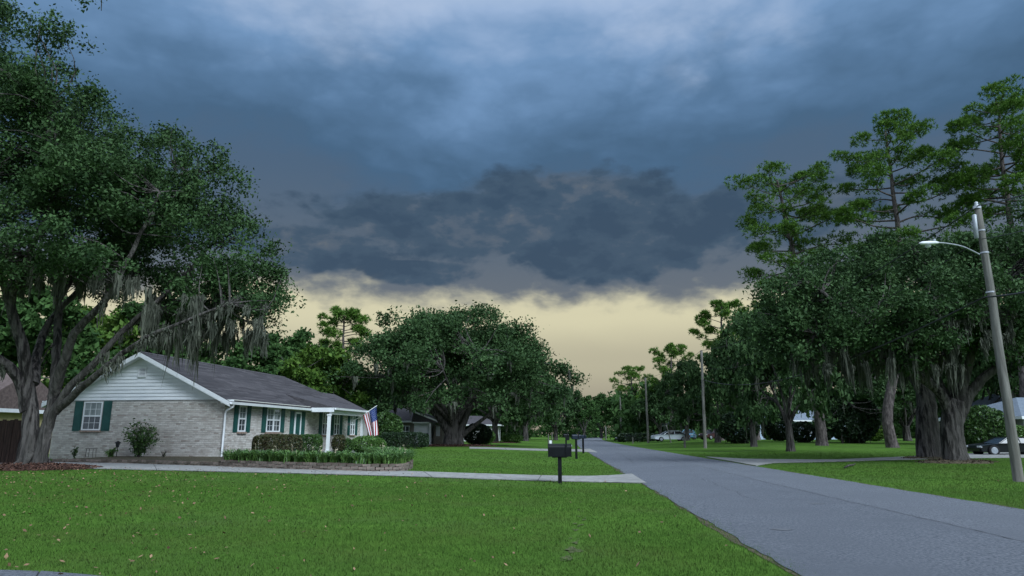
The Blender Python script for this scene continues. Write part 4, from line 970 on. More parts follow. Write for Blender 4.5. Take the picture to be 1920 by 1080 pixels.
q = gd(690, 39.5); hedge('shrub', (q[0], q[1], q[2]), (2.15, 1.5, .98), 'rounded bright green shrub under the flag', 'strap', 0, 620, .085, False, 7)
q = gd(651, 38.8); hedge('shrub', (q[0], q[1], q[2]), (.8, .8, .85), 'small dark rounded shrub left of the bright green one', 'shrub', 0, 600, .085, False, 8)
q = gd(757, 54); hedge('hedge', (q[0], q[1], q[2]), (3.6, 2.0, 1.2), 'long dark clipped hedge left of the domed oak', 'dark', 0, 420, .12, True, 9)
q = gd(735, 58); hedge('shrub', (q[0] - .6, q[1], q[2]), (3.0, 2.0, 2.9), 'tall loose green shrub behind the flag', 'shrub', 0, 180, .2, False, 10)
q = gd(895, 74); hedge('shrub', (q[0], q[1], q[2]), (3.2, 2.0, 2.2), 'dark shrub right of the domed oak trunk', 'dark', 0, 200, .18, False, 13)
q = gd(912, 78); hedge('shrub', (q[0], q[1], q[2]), (2.0, 1.5, 1.6), 'light green shrub between two oak trunks', 'strap', 0, 200, .18, False, 14)
q = gd(960, 92); hedge('shrub', (q[0], q[1], q[2]), (3.0, 2.0, 1.2), 'low spreading shrub beside the farther oak trunk', 'strap', 0, 160, .2, False, 15)
q = gd(1600, 72); hedge('shrub', (q[0], q[1], q[2]), (6.0, 3.0, 5.2), 'large dark evergreen shrub right of the pine trunk', 'dark', 0, 90, .3, False, 16)
q = gd(1507, 76); hedge('shrub', (q[0], q[1], q[2]), (3.0, 2.0, 2.2), 'dark shrub left of the pine trunk', 'dark', 0, 120, .26, False, 17)
q = gd(1640, 82); hedge('shrub', (q[0], q[1], q[2]), (2.6, 1.6, 2.0), 'yellow-green shrub behind the middle pine trunk', 'lime', 0, 110, .26, False, 18)
q = gd(1846, 48); hedge('shrub', (q[0], q[1], q[2]), (3.6, 2.0, 3.1), 'leafy green shrub left of the slate-roofed house', 'shrub', 0, 170, .2, False, 19)
q = gd(1908, 46.5); hedge('shrub', (q[0], q[1], q[2]), (1.6, 1.4, 1.75), 'bright shrub under the window of the slate-roofed house', 'strap', 0, 220, .18, False, 20)
q = gd(1462, 84); hedge('shrub', (q[0], q[1], q[2]), (3.6, 2.5, 3.6), 'tall dark shrub before the pale blue house', 'dark', 0, 100, .28, False, 23)
q = gd(1548, 88); hedge('shrub', (q[0], q[1], q[2]), (2.6, 2.0, 3.0), 'dark shrub close behind the pine trunk', 'dark', 0, 100, .28, False, 24)
q = gd(1440, 92); hedge('shrub', (q[0], q[1], q[2]), (1.6, 1.6, 2.2), 'small mid-green shrub at the corner of the pale blue house', 'shrub', 0, 110, .25, False, 25)
q = gd(1385, 72); hedge('shrub', (q[0], q[1], q[2]), (4.5, 2.5, 3.2), 'dense dark undergrowth right of the plain wooden pole', 'dark', 0, 100, .28, False, 21)
q = gd(1195, 108); hedge('hedge', (q[0], q[1], q[2]), (5.5, 1.6, 1.3), 'low dark hedge left of the parked white car', 'dark', 0, 90, .3, True, 22)

def vase_shrub(c, h, w, label, seed, nst=22, leaf=.10, mtl='shrub', per=30, name='shrub'):
    r = np.random.default_rng(seed); o = empty(name, c); tag(o, label, 'shrub'); st, lf = MB(), MB()
    for k in range(nst):
        an = k*2.4 + r.normal(0, .2); f = r.uniform(.15, 1)**.7; e = np.array([math.cos(an)*w/2*f, math.sin(an)*w/2*f, h*(1.02 - .42*f**2)*r.uniform(.75, 1.02)])
        p = smooth_path([(0, 0, -.05), e*(.3, .3, .5), e], 4, .01, r); st.tube(p, np.linspace(.016, .004, len(p)), 4, cap=False)
        tt = r.uniform(.32, 1, per); idx = (tt*(len(p) - 1)).astype(int); pts = p[idx] + r.normal(0, .07*w, (per, 3)); leaf_quads(lf, pts, np.full(per, leaf), .5, .3, r=r)
    st.build('stem', MT['bark'], o, True); lf.build('foliage', MT[mtl], o)
gpos = lambda px, off: np.array([*(np.array([HX0, HY0]) + lx*lx_at(px) - ly*off), HZ + .10])
vase_shrub(gpos(288, .75), 1.66, 1.65, 'vase-shaped green shrub against the brick gable', 1, 34, .12, 'shrub', 44)
vase_shrub(gpos(170, .7), .46, .4, 'tiny shrub under the gable window', 2, 10, .09, 'shrub', 16)
vase_shrub(gpos(238, .75), .42, .55, 'low leafy plant below the small lantern', 3, 14, .10, 'strap', 20)
vase_shrub(gpos(332, .7), .36, .5, 'sparse dry plant between the vase-shaped shrub and the downspout', 4, 9, .06, 'red', 7)
# wire plant stand and garden lantern by the gable
c = gpos(197, .62); o = empty('plant_stand', c); tag(o, 'small black wire plant stand by the gable wall', 'stand')
q = MB()
for sx in (-.16, .16):
    for sy in (-.12, .12): qq = MB().tube([(sx, sy, 0), (sx*.9, sy*.9, .36)], .009, 6); qq.build('leg', MT['black'], o)
q.box(-.19, .19, -.14, .14, .36, .378); q.build('top', MT['black'], o)
c = gpos(239, .45); o = empty('garden_lantern', c); tag(o, 'small dark garden lantern on a stake by the gable wall', 'lantern')
MB().tube([(0, 0, -.1), (0, 0, .42)], .014, 6).build('stake', MT['black'], o)
q = MB(); q.tube([(0, 0, .42), (0, 0, .60)], [.05, .09], 6); q.build('glass', MT['glass'], o)
q = MB(); q.tube([(0, 0, .60), (0, 0, .63), (0, 0, .70)], [.14, .12, .02], 6); q.build('cap', MT['black'], o)

# mulch rings
def mulch(c, rx, ry, label, chips, seed, csize=.07, kind='mulch'):
    r = np.random.default_rng(seed); th = np.linspace(0, 2*np.pi, 41)[:-1]; o = empty('mulch_ring', c); tag(o, label, 'mulch', kind='stuff'); V = []; k = 6
    rad = 1 + .06*np.sin(th*3 + seed) + r.normal(0, .02, 40)
    for q in range(k + 1):
        f = q/k; V.append(np.stack([rx*f*np.cos(th)*rad, ry*f*np.sin(th)*rad, .13*(1 - f**2) + .02 - .06*(f > .99) + 0*th], -1))
    v = np.concatenate(V); gz_ = ground(v[:, 0] + c[0], v[:, 1] + c[1]) - c[2]; v[:, 2] += gz_
    i = (np.arange(k)[:, None]*40 + np.arange(40)[None]).ravel(); j = (np.arange(k)[:, None]*40 + (np.arange(40) + 1)[None] % 40).ravel()
    m1 = MB().add(v, np.stack([i, j, j + 40, i + 40], -1)).build('mound', MT['mulch' if kind == 'mulch' else 'dirt'], o, True); m1['kind'] = 'stuff'
    f = np.sqrt(r.random(chips))*1.03; a = r.random(chips)*6.28; p = np.stack([rx*f*np.cos(a), ry*f*np.sin(a), .13*(1 - f**2) + .03 + r.random(chips)*.03], -1); p[:, 2] += ground(p[:, 0] + c[0], p[:, 1] + c[1]) - c[2]
    mb = MB(); leaf_quads(mb, p, np.full(chips, csize), .45, 2.0, r=r); m2 = mb.build('chips', MT['chip' if kind == 'mulch' else 'litter'], o); m2['kind'] = 'stuff'
c = gd(66, 23.0); mulch((c[0] + .1, c[1] - .35, float(ground(c[0] + .1, c[1] - .35))), 2.25, 1.35, 'reddish brown mulch ring round the moss-hung oak', 3200, 2, .085)
c = gd(850, 66); mulch((c[0], c[1] - .3, c[2]), 4.0, 2.6, 'dark mulch ring round the domed oak', 900, 3, .2)
c = gd(928, 92); mulch((c[0], c[1], c[2]), 3.6, 2.4, 'far mulch ring round the oak behind', 300, 4, .25)
c = gd(1787, 31.5); mulch((c[0], c[1], c[2] - .10), 1.7, 1.2, 'leaf litter round the massive street oak', 700, 5, .10, 'litter')
c = gd(1746, 36.5); mulch((c[0], c[1], c[2] - .09), 1.6, 1.2, 'leaf litter round the furrowed trunk behind', 400, 6, .11, 'litter')

# ------------------------------------------------------------------ mailboxes
def mailbox(base, label, post_h=.80, L_=.52, wd=.22, hh=.30, body='black', rz=0., lift=.0, detail=True):
    o = empty('mailbox', base, rz); tag(o, label, 'mailbox')
    q = MB(); q.box(-.05, .05, -.05, .05, -.1, post_h); q.build('post', MT['black'], o)
    q = MB(); q.box(-.2, .2, -.07, .07, post_h + .001, post_h + .025); q.build('shelf', MT['black'], o)
    z0 = post_h + .027; arc = [(-wd/2, 0), (wd/2, 0), (wd/2, hh - wd*.42)] + [(wd/2*math.cos(a), hh - wd*.42 + wd*.42*math.sin(a)) for a in np.linspace(.2, math.pi - .2, 9)] + [(-wd/2, hh - wd*.42)]
    q = MB(); q.prism(arc, (-L_/2, L_/2), lambda a, b, e: (e, a, z0 + b)); b = q.build('box', MT[body], o)
    arc2 = [(a*1.05, (y - hh/2)*1.04 + hh/2) for a, y in arc]
    q = MB(); q.prism(arc2, (L_/2 + .001, L_/2 + .022), lambda a, b, e: (e, a, z0 + b)); d = q.build('door', MT[body], o)
    q = MB(); q.box(L_/2 + .022, L_/2 + .05, -.03, .03, z0 + hh*.78, z0 + hh*.9); q.build('handle', MT['metal'], d)
    q = MB(); q.prism(arc2, (-L_/2 - .018, -L_/2 - .001), lambda a, b, e: (e, a, z0 + b)); q.build('back', MT[body], o)
    q = MB(); q.box(L_/2 - .14, L_/2 - .10, -wd/2 - .02, -wd/2 - .003, z0 + .05, z0 + hh + .17); q.box(L_/2 - .14, L_/2 - .03, -wd/2 - .021, -wd/2 - .002, z0 + hh + .09, z0 + hh + .171); q.build('signal_flag', MT['black' if detail else 'tail'], o)
    return o
mb_ = gp(1050, 906.5)
mailbox(mb_, 'black mailbox on a black post at the edge of the near drive', .67, .58, .26, .34)
q = MB(); q.box(-.27, -.21, -.02, .02, 1.04, 1.12); q.build('reflector', MT['white'], bpy.data.objects['mailbox'])
c = gd(1080, 38); mailbox((c[0], c[1], c[2]), 'dark blue rounded mailbox just behind the near mailbox', 1.02, .44, .20, .24, 'navy', .25)
c = gd(1093, 49); mailbox((c[0], c[1], c[2]), 'dark mailbox on a wooden post farther along the road edge', 1.0, .40, .19, .23, 'navy', .5)
c = gd(1061, 66); mailbox((c[0], c[1], c[2]), 'far small mailbox on the house-side lawn', 1.0, .5, .24, .3, 'black', .3)
def post(px, D, h, label, rad=.06, mt='pole', cat='post', lean=0., name='wooden_post'):
    b = gd(px, D); q = MB().tube([(0, 0, -.2), (lean*h*.5, 0, h*.5), (lean*h, 0, h - .03), (lean*h, 0, h)], [rad*1.1, rad, rad*.95, rad*.6], 8); o = q.build(name, MT[mt], None, True); o.location = b; return tag(o, label, cat)
post(1028, 70, 1.25, 'left one of two thin pale posts on the far lawn', .06)
post(1034.5, 70, 1.45, 'right one of two thin pale posts on the far lawn', .05, lean=.02)
post(1136, 170, 3.2, 'pale slim post near the end of the road', .16)
post(1258, 88, 2.2, 'leaning pale stake before the parked white car', .07, lean=-.24)
post(1283, 66, 1.0, 'short grey stump of a post between the two pole bases', .10)
post(1186, 98, .9, 'short pale post left of the second pole', .08)

# ------------------------------------------------------------------ utility poles, lamp and wires
def pole(base, top, r0, r1, label):
    o = empty('utility_pole', base); tag(o, label, 'pole'); t = np.asarray(top) - base
    q = MB(); pts = np.array([t*f for f in np.linspace(0, 1, 12)]); pts[0][2] -= .3; pts[3:9] += rng.normal(0, .012, (6, 3)); q.tube(pts, np.linspace(r0, r1, 12), 12, wob=.02); q.build('shaft', MT['pole'], o, True)
    return o
D = 19.6; pb, pt = gd(1897, D), P(1833, 388, D)
lamp_pole = pole(pb, pt, .135, .092, 'weathered wooden utility pole carrying the street lamp'); pv_ = lambda px, py, dd=0.: P(px, py, D + dd) - pb
q = MB(); q.tube([pv_(1832, 392), pv_(1832, 387)], .108, 12); q.build('collar', MT['metal'], lamp_pole, True)
q = MB(); c = pv_(1831, 386); q.tube([c, c + (0, 0, .04), c + (0, 0, .07), c + (0, 0, .10), c + (0, 0, .13)], [.035, .06, .035, .055, .02], 12); q.build('insulator', MT['lampglass'], lamp_pole, True)
q = MB(); a, b = pv_(1826.5, 402, -.12), pv_(1831, 448, -.12); q.tube([a, a + (b - a)*.03, a + (b - a)*.97, b], [.03, .062, .062, .03], 12); q.build('transformer_canister', MT['metal'], lamp_pole, True)
for py in (436, 480, 557):
    f = (py - 388)/(902 - 388); cc_ = (pt - pb) + (-(pt - pb))*f; q = MB(); rr = .092 + .043*f; q.tube([cc_ - (0, 0, .022), cc_ + (0, 0, .022)], rr + .012, 12); q.build('band', MT['metal'], lamp_pole, True)
lamp = empty('street_lamp', P(1837, 478, D)); tag(lamp, 'white cobra-head street lamp on a curved arm', 'street lamp'); lo_ = P(1837, 478, D); lp = lambda px, py, dd=0.: P(px, py, D + dd) - lo_
q = MB(); q.tube(smooth_path([lp(1836, 477), lp(1818, 468, -.1), lp(1800, 461, -.2), lp(1775, 456.5, -.35), lp(1757, 455, -.45)], 4), .024, 8); q.build('arm', MT['metal'], lamp, True)
a, b = lp(1760, 455, -.43), lp(1724, 457.5, -.6); q = MB(); q.tube([a, a + (b - a)*.12, a + (b - a)*.45, a + (b - a)*.85, b], [.03, .055, .08, .068, .025], 12)
q.v[0][:, 2] = (q.v[0][:, 2] - a[2])*.75 + a[2]; q.build('head', MT['white'], lamp, True)
q = MB(); c = a + (b - a)*.58 - (0, 0, .05); q.tube([c, c - (0, 0, .05), c - (0, 0, .085)], [.085, .075, .03], 12); q.build('lens', MT['lampglass'], lamp, True)
q = MB(); c = a + (b - a)*.2 + (0, 0, .05); q.tube([c, c + (0, 0, .07)], .035, 10); q.build('photocell', MT['metal'], lamp, True)
far_poles = [(1321, 62, 657, -6, 'plain wooden pole on the lawn across the road'), (1215, 97, 708, -5, 'second far pole, partly hidden by leaves'), (1165, 130, 734, -3, 'farthest tall pole near the road end')]
tops = [pt]
for px, Dp, ty, dx, lb in far_poles:
    b = gd(px, Dp); tp = P(px + dx, ty, Dp); pole(b, tp, .15 + .02*(Dp > 80), .11, lb); tops.append(tp)
def wire(a, b, sag, label, rad=.012, n=24):
    a, b = np.asarray(a, float), np.asarray(b, float); t = np.linspace(0, 1, n); p = a + (b - a)*t[:, None]; p[:, 2] -= sag*4*t*(1 - t); o = MB().tube(p - a, rad, 5).build('power_line', MT['wire'], None, True); o.location = a; tag(o, label, 'wire')
e_dir = np.array([2.6, -16, 1.1])
wire(P(1832, 386, D), P(2030, 330, 9), .05, 'top power line from the lamp pole towards the viewer', .014)
wire(P(1832, 386, D), tops[1], .9, 'top power line from the lamp pole to the plain pole', .018)
wire(P(1841, 448, D), P(2060, 392, 9), .05, 'middle line from the lamp pole towards the viewer', .010)
wire(P(1812, 465, D - .2), P(1317, 690, 62), 1.2, 'thin line from the lamp arm to the plain pole', .010)
wire(P(1848, 557, D), P(2080, 516, 9), .05, 'thick black cable from the lamp pole towards the viewer', .024)
wire(P(1846, 557, D), P(1318, 712, 62), 1.3, 'thick black cable from the lamp pole to the plain pole', .028)
wire(tops[1], tops[2], .5, 'line between the plain pole and the second far pole', .015)
wire(tops[2], tops[3], .5, 'line between the two farthest poles', .018)

# ------------------------------------------------------------------ neighbouring houses
def simple_house(name, c, rz, dims, rise, label, wallm, roofm, hip=True, ov=.45, wins=(), trim='white', door=None):
    o = empty(name, c, rz); tag(o, label, 'house'); a, b, h = dims
    MB().box(-a/2, a/2, -b/2, b/2, -.4, h).build('wall', MT[wallm], o)
    q = MB(); A, B_ = a/2 + ov, b/2 + ov; rl = max(.4, A - B_) if hip else A
    v = [(-A, -B_, h), (A, -B_, h), (A, B_, h), (-A, B_, h), (-rl, 0, h + rise), (rl, 0, h + rise)]
    q.add(v, [[0, 1, 5, 4], [2, 3, 4, 5], [0, 3, 2, 1]]); q.add(v, [[1, 2, 5], [3, 0, 4]]); rf = q.build('roof', MT[roofm], o)
    q = MB(); q.box(-A - .02, A + .02, -B_ - .03, -B_ - .002, h - .16, h + .03); q.build('fascia', MT[trim], o)
    q = MB(); q.box(-A - .03, -A - .002, -B_, B_, h - .16, h + .03); q.build('fascia', MT[trim], o)
    q = MB(); q.box(A + .002, A + .03, -B_, B_, h - .16, h + .03); q.build('fascia', MT[trim], o)
    for x0, x1, z0, z1 in wins:
        w = Wall(lambda u, v_, d: (u, -b/2 - d, v_)); fr = MB(); t = .07
        for z in ((x0, x1, z0, z0 + t), (x0, x1, z1 - t, z1), (x0, x0 + t, z0 + t, z1 - t), (x1 - t, x1, z0 + t, z1 - t)): w.box(fr, *z, 0, .05)
        w.box(fr, (x0 + x1)/2 - .03, (x0 + x1)/2 + .03, z0 + t, z1 - t, 0, .045); w.box(fr, x0 + t, x1 - t, (z0 + z1)/2 - .03, (z0 + z1)/2 + .03, 0, .04)
        fo = fr.build('window', MT['white'], o)
        for ka in (0, 1):
            for kb in (0, 1):
                pm = MB(); xa, za = x0 + t + ka*(x1 - x0 - 2*t)/2, z0 + t + kb*(z1 - z0 - 2*t)/2; w.box(pm, xa, xa + (x1 - x0 - 2*t)/2, za, za + (z1 - z0 - 2*t)/2, .004, .012); pm.build('pane', MT['glass'], fo)
    return o
# brown-roofed house at the edge, with its dark fence
c = P(-205, 860, 34); nh = simple_house('neighbour_house', (c[0], c[1] + 3.2, float(ground(c[0], c[1]))), R(-4), (7.6, 6.4, 2.35), 2.0, 'yellow house with brown roof behind the dark fence', 'yellow', 'roofb', False, .35, [(1.6, 2.45, .9, 2.0), (2.6, 3.4, .9, 2.0)])
fc = gd(-30, 26.5); fo = empty('board_fence', fc); tag(fo, 'dark brown board fence left of the oak trunk', 'fence')
x = -2.6
while x < 1.75:
    w_ = .135; hgt = 1.62 + rng.normal(0, .015); q = MB(); q.box(x, x + w_, -.012 + rng.normal(0, .004), .012, .02, hgt); q.build('board', MT['fence'], fo); x += w_ + .012
for z in (.35, 1.2): q = MB(); q.box(-2.6, 1.75, .02, .07, z, z + .09); q.build('rail', MT['fence'], fo)
# neighbour beyond the flag: beige house with white lap-sided gable end
c = gd(738, 75); simple_house('neighbour_house', (c[0], c[1] + 4, c[2]), R(-6), (6.0, 6, 2.5), 1.5, 'dim beige house with dark hipped roof behind the long dark hedge', 'beige', 'roof', True, .5, [(1.0, 1.9, .8, 2.0)])
c = gd(794, 71); gh = empty('garage', c, R(-6)); tag(gh, 'white lap-sided garage end with sloping roof left of the domed oak', 'garage')
MB().box(-1.0, .55, 0, 5, -.3, 2.3).build('wall', MT['siding'], gh)
for k in range(14):
    z = .05 + k*.16; MB().add([(-1.0, -.035, z), (.55, -.035, z), (.55, -.006, z + .16), (-1.0, -.006, z + .16), (-1.0, 0, z), (.55, 0, z)], [[0, 1, 2, 3], [4, 5, 1, 0]]).build('siding_board', MT['siding'], gh)
q = MB(); q.prism([(-1.2, 2.32), (-1.0, 3.35), (1.9, 2.25), (1.9, 2.12), (.6, 2.32)], (-.4, 5.2), lambda a, b, e: (a, e, b)); q.build('roof', MT['roof'], gh)
q = MB(); q.prism([(-1.15, 3.32), (-1.05, 3.45), (2.0, 2.30), (1.95, 2.14)], (-.47, -.41), lambda a, b, e: (a, e, b)); q.build('rake_board', MT['white'], gh)
q = MB(); q.box(-1.05, .62, -.43, -.405, 2.18, 2.31); q.build('fascia', MT['white'], gh)
q = MB(); q.box(.22, .50, -.05, -.036, 0, 1.2); q.build('hatch', MT['navy'], gh)
q = MB(); q.box(.62, .80, -.3, -.12, -.2, 2.2); q.build('post', MT['white'], gh)
MB().box(.8, 1.7, 1.2, 4.8, -.3, 2.0).build('side_wall', MT['beige'], gh)
q = MB(); q.box(1.05, 1.45, 1.14, 1.19, .9, 1.9); q.build('window', MT['white'], gh)
# slate-roofed house across the street
c = gd(1935, 47); simple_house('neighbour_house', (c[0] + 2.6, c[1] + 4, c[2]), R(6), (6.6, 7, 2.35), 1.5, 'white house with slate-blue roof behind the street lamp pole', 'palewall', 'roofg', True, .6, [(-2.2, -1.45, 1.1, 2.0)])
c = gd(1945, 62); simple_house('neighbour_house', (c[0], c[1] + 4, c[2]), R(6), (7.5, 6, 2.6), 2.2, 'farther slate-blue roof glimpsed between oak limbs and pole', 'palewall', 'roofg', True, .6)
c = gd(1500, 104); simple_house('neighbour_house', (c[0], c[1] + 4, c[2]), R(4), (15, 6, 2.8), 1.6, 'pale blue house glimpsed through the dark trees', 'bluewall', 'roofg', True, .5, [(-4, -3, .9, 2.1), (1, 2, .9, 2.1), (4.5, 5.5, .9, 2.1)])
c = gd(1266, 122); simple_house('shed', (c[0], c[1] + 2, c[2]), R(3), (2.4, 3, 2.3), .7, 'small white shed behind the parked white car', 'palewall', 'roofg', False, .2)
c = gd(888, 112); simple_house('neighbour_house', (c[0], c[1] + 4, c[2]), R(-4), (8, 6, 2.6), 1.5, 'far white house between two oak trunks', 'palewall', 'roof', True, .5, [(-1, 0, .9, 2), (1.8, 2.8, .9, 2)])

# ------------------------------------------------------------------ parked cars
def car(c, rz, paint, label, L_=4.5, wd=1.78, hgt=1.45, cat='car'):
    o = empty('parked_car', c, rz); tag(o, label, cat); s = L_/4.5; h = hgt/1.45
    prof = [(-2.2, .35), (-2.25, .60), (-2.18, .82), (-1.55, .93), (-.95, .97), (.95, 1.0), (1.75, .98), (2.18, .90), (2.25, .60), (2.2, .35), (1.75, .30), (-1.75, .30)]
    sec = np.array([(x*s, z*h) for x, z in prof]); q = MB(); V = []
    for y, ins, dz in ((-wd/2 + .10, .05, .0), (-wd/2, .0, -.03), (wd/2, .0, -.03), (wd/2 - .10, .05, .0)):
        for x, z in sec: V.append((x*(1 - ins*.3), y, z + (dz if z > .7*h else 0)))
    n_ = len(sec); fs = []
    for a in range(3):
        for k in range(n_): fs.append([a*n_ + k, a*n_ + (k+1) % n_, (a+1)*n_ + (k+1) % n_, (a+1)*n_ + k])
    q.add(V, fs); q.f.append(np.array([list(range(n_))[::-1]])); q.mi.append(np.zeros(1, int)); q.f.append(np.array([[3*n_ + k for k in range(n_)]])); q.mi.append(np.zeros(1, int))
    body = q.build('body', MT[paint], o)
    low_, up_ = [(-1.05, .955), (1.70, .985)], [(-.35, 1.40), (1.05, 1.40)]; q = MB()
    wl, wu = wd/2 - .08, wd/2 - .28
    v = [(low_[0][0]*s, -wl, low_[0][1]*h), (low_[1][0]*s, -wl, low_[1][1]*h), (low_[1][0]*s, wl, low_[1][1]*h), (low_[0][0]*s, wl, low_[0][1]*h), (up_[0][0]*s, -wu, up_[0][1]*h), (up_[1][0]*s, -wu, up_[1][1]*h), (up_[1][0]*s, wu, up_[1][1]*h), (up_[0][0]*s, wu, up_[0][1]*h)]
    q.add(v, [[0, 1, 5, 4], [1, 2, 6, 5], [2, 3, 7, 6], [3, 0, 4, 7]]); q.build('glasshouse', MT['carglass'], o)
    q = MB(); q.prism([((up_[0][0] - .06)*s, 1.385*h), ((up_[1][0] + .06)*s, 1.385*h), ((up_[1][0] - .15)*s, 1.45*h), ((up_[0][0] + .2)*s, 1.45*h)], (-wu - .03, wu + .03), lambda a, b, e: (a, e, b)); q.build('roof', MT[paint], o)
    for sy in (-1, 1):
        for x0, x1 in ((-1.05, -.35), (.30, .33), (1.70, 1.05)):
            q = MB(); q.tube([(x0*s, sy*(wl + .012), .96*h), (x1*s, sy*(wu + .012), 1.40*h)], .035, 6); q.build('pillar', MT[paint], o)
        for x in (-1.42, 1.38):
            q = MB(); q.tube([(x*s, sy*(wd/2 - .20), .32), (x*s, sy*(wd/2 - .02), .32), (x*s, sy*(wd/2 + .012), .32)], [.32, .32, .28], 18); wh = q.build('wheel', MT['rubber'], o, False)
            q = MB(); q.tube([(x*s, sy*(wd/2 + .012), .32), (x*s, sy*(wd/2 + .022), .32)], [.20, .18], 14); q.build('rim', MT['metal'], wh)
        q = MB(); q.box(-2.262*s, -2.12*s, min(sy*.52, sy*.84), max(sy*.52, sy*.84), .64*h, .78*h); q.build('headlight', MT['lampglass'], o)
        q = MB(); q.box(2.14*s, 2.262*s, min(sy*.55, sy*.84), max(sy*.55, sy*.84), .66*h, .84*h); q.build('tail_light', MT['tail'], o)
    q = MB(); q.box(-2.29*s, -2.15*s, -.8, .8, .36*h, .52*h); q.build('bumper', MT[paint], o)
    return o
c = gd(1257, 96); car(c, R(6), 'carwhite', 'white car parked under the oaks across the road', 5.0)
c = gd(1291, 104); car(c, R(70), 'carblue', 'pale blue car half hidden behind an oak trunk', 4.4)
c = gd(1322, 100); car((c[0] + 1.2, c[1], c[2]), R(30), 'carred', 'dark maroon car behind the plain wooden pole', 4.4)
c = gd(1886, 43.0); car((c[0], c[1], c[2] - .06), R(-4), 'carblack', 'low black car parked on the drive behind the lamp pole', 4.2, 1.8, 1.12)
c = gd(1166, 112); car((c[0] + 2.2, c[1] + 6, c[2]), R(20), 'carblack', 'dark car beside the farthest tall pole', 4.5)

# ------------------------------------------------------------------ grass, leaves and a stick
def inside(poly, x, y):
    c = np.zeros(len(x), bool); n_ = len(poly); j = n_ - 1
    for i in range(n_):
        xi, yi, xj, yj = *poly[i], *poly[j]; k = ((yi > y) != (yj > y)) & (x < (xj - xi)*(y - yi)/(yj - yi + 1e-12) + xi); c ^= k; j = i
    return c
bed_poly = np.concatenate([bed_xy, inner[::-1]])
def grass_points(r, n, d0, d1, pw=1.0):
    D = d0 + (d1 - d0)*r.random(n)**pw; u = r.uniform(-.92, .92, n); x = u*D; y = D
    s = x - road_x(y); ok = (np.abs(s) > 2.90 + r.normal(0, .10, n))
    v = np.stack([x - HX0, y - HY0], -1); a, b = v @ lx, v @ ly; ok &= ~((a < .05) & (b > -.05))
    for z in drive_zones: ok &= ~inside(z, x + r.normal(0, .05, n), y + r.normal(0, .035, n))
    ok &= ~inside(bed_poly, x, y)
    c = gd(66, 23.0); ok &= (((x - c[0] - .1)/2.1)**2 + ((y - c[1] + .35)/1.22)**2) > 1 + r.normal(0, .12, n)
    # worn track through the near lawn
    wx = .0; q1, q2 = gp(1066, 1050), gp(1082, 920); tt = (y - q1[1])/(q2[1] - q1[1]); tr = np.abs(x - (q1[0] + (q2[0] - q1[0])*tt + .10*np.sin(tt*math.pi))); ok &= ~((tt > 0) & (tt < 1) & (tr < .20*r.random(n)) & (r.random(n) < .3 + .5*(tt < .35)))
    edge = np.abs(np.abs(s) - 2.95); ok &= ~((edge < .22) & (r.random(n) < .35)); t_ = (D - d0)/(d1 - d0); ok &= r.random(n) < np.minimum(1, np.minimum(t_/.18 + (d0 < 6), (1 - t_)/.22))
    return x[ok], y[ok]
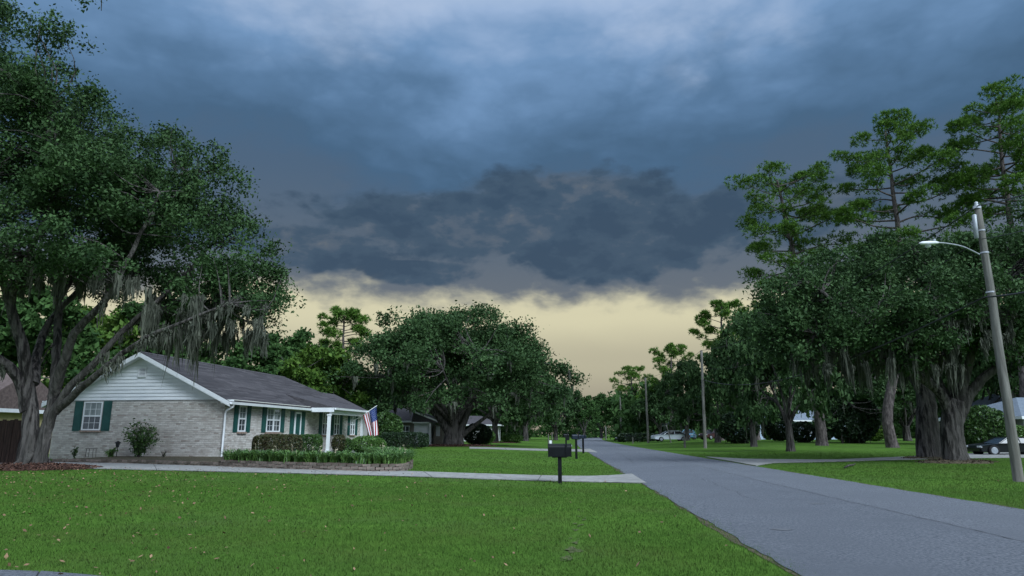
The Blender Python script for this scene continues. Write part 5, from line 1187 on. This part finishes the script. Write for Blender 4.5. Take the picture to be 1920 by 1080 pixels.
def grass():
    r = np.random.default_rng(77); mb = MB()
    for n, d0, d1, h, w in ((225000, 4.2, 10.5, .034, .0032), (210000, 8.6, 18, .036, .0052), (160000, 14.5, 31, .038, .0095), (90000, 25, 52, .040, .019)):
        x, y = grass_points(r, n, d0, d1, .75); m_ = len(x); z = ground(x, y); base = np.stack([x, y, z], -1)
        # tufted height and colour from a slow pattern
        pat = .5 + .25*np.sin(x*1.9 + np.sin(y*1.3)*1.5) + .25*np.sin(y*2.3 + x*.7 + 1)
        big = .5 + .5*np.sin(x*.42 + 1.4*np.sin(y*.31 + .6))*np.cos(y*.37 - .5*np.sin(x*.5)); big = np.clip(big*.7 + .5*sst(-8, 3, x - road_x(y) + 3), 0, 1)
        an = r.random(m_)*6.28; d = np.stack([np.cos(an), np.sin(an), 0*an], -1); sd = np.stack([-np.sin(an), np.cos(an), 0*an], -1)
        hh = h*(.55 + .6*r.random(m_))*(.8 + .4*pat); tip = base + d*(hh*r.uniform(.1, .9, m_))[:, None] + np.stack([0*hh, 0*hh, hh], -1); ww = (w*(.6 + .8*r.random(m_)))[:, None]
        v = np.stack([base - sd*ww, base + sd*ww, tip], 1).reshape(-1, 3)
        mb.add(v, np.arange(3*m_).reshape(-1, 3), np.repeat(np.clip(.10 + .22*pat + .30*big + .38*r.random(m_), 0, 1), 3))
    o = mb.build('grass', MT['blade']); tag(o, 'short green lawn grass on both sides of the road', 'grass', kind='stuff')
    # fallen leaves, thick under the moss-hung oak
    lm = MB(); n = 1900; D = 5.5 + 17.5*r.random(n); u = -.78 + np.abs(r.normal(0, .36, n)); x = u*D; k = (x - road_x(D) < -3.2) & (r.random(n) < .25 + .75*sst(10, 21, D)); x, D = x[k], D[k]
    g2 = r.uniform(-.72, .7, 55); d2 = 6 + 16*r.random(55); x = np.concatenate([x, g2*d2]); D = np.concatenate([D, d2]); k = np.abs(x - road_x(D)) > 3.1; x, D = x[k], D[k]
    leaf_quads(lm, np.stack([x, D, ground(x, D) + .036], -1), .052*np.ones(len(x)), .55, 2.2, r=r); o = lm.build('fallen_leaves', MT['leafd']); tag(o, 'brown fallen leaves scattered over the near lawn', 'leaves', kind='stuff')
grass()
# bare patches of the worn track in the near lawn
tr_ = empty('worn_track', gp(1085, 1000)); tag(tr_, 'worn track of bare soil through the near lawn', 'track', kind='structure')
for k in range(34):
    tt = rng.random()**1.8; c = gp(1066 + 20*tt + 8*math.sin(tt*3) + rng.normal(0, 5), 1052 - 120*tt); rx = .02 + .05*rng.random()*(1.1 - tt); ry = rx*rng.uniform(1, 2.2)
    th = np.linspace(0, 2*np.pi, 10)[:-1]; rr = 1 + rng.normal(0, .35, 9); v = np.stack([rx*np.cos(th)*rr, ry*np.sin(th)*rr, 0*th], -1) + c; v[:, 2] = ground(v[:, 0], v[:, 1]) + .004 + .0003*k; v -= np.array(tr_.location)
    MB().add(v, [list(range(9))]).build('bare_patch', MT['worn'], tr_)
a, b = gp(1584, 879), gp(1604, 873.5); q = MB().tube([a + (0, 0, .05) - a, (b - a)*.4 + (0, 0, .09), (b - a)*.8 + (0, 0, .06), (b - a) + (0, 0, .10)], [.03, .04, .03, .015], 6).build('fallen_branch', MT['bark'], None, True); q.location = a; tag(q, 'short dark stick lying on the lawn across the road', 'stick')
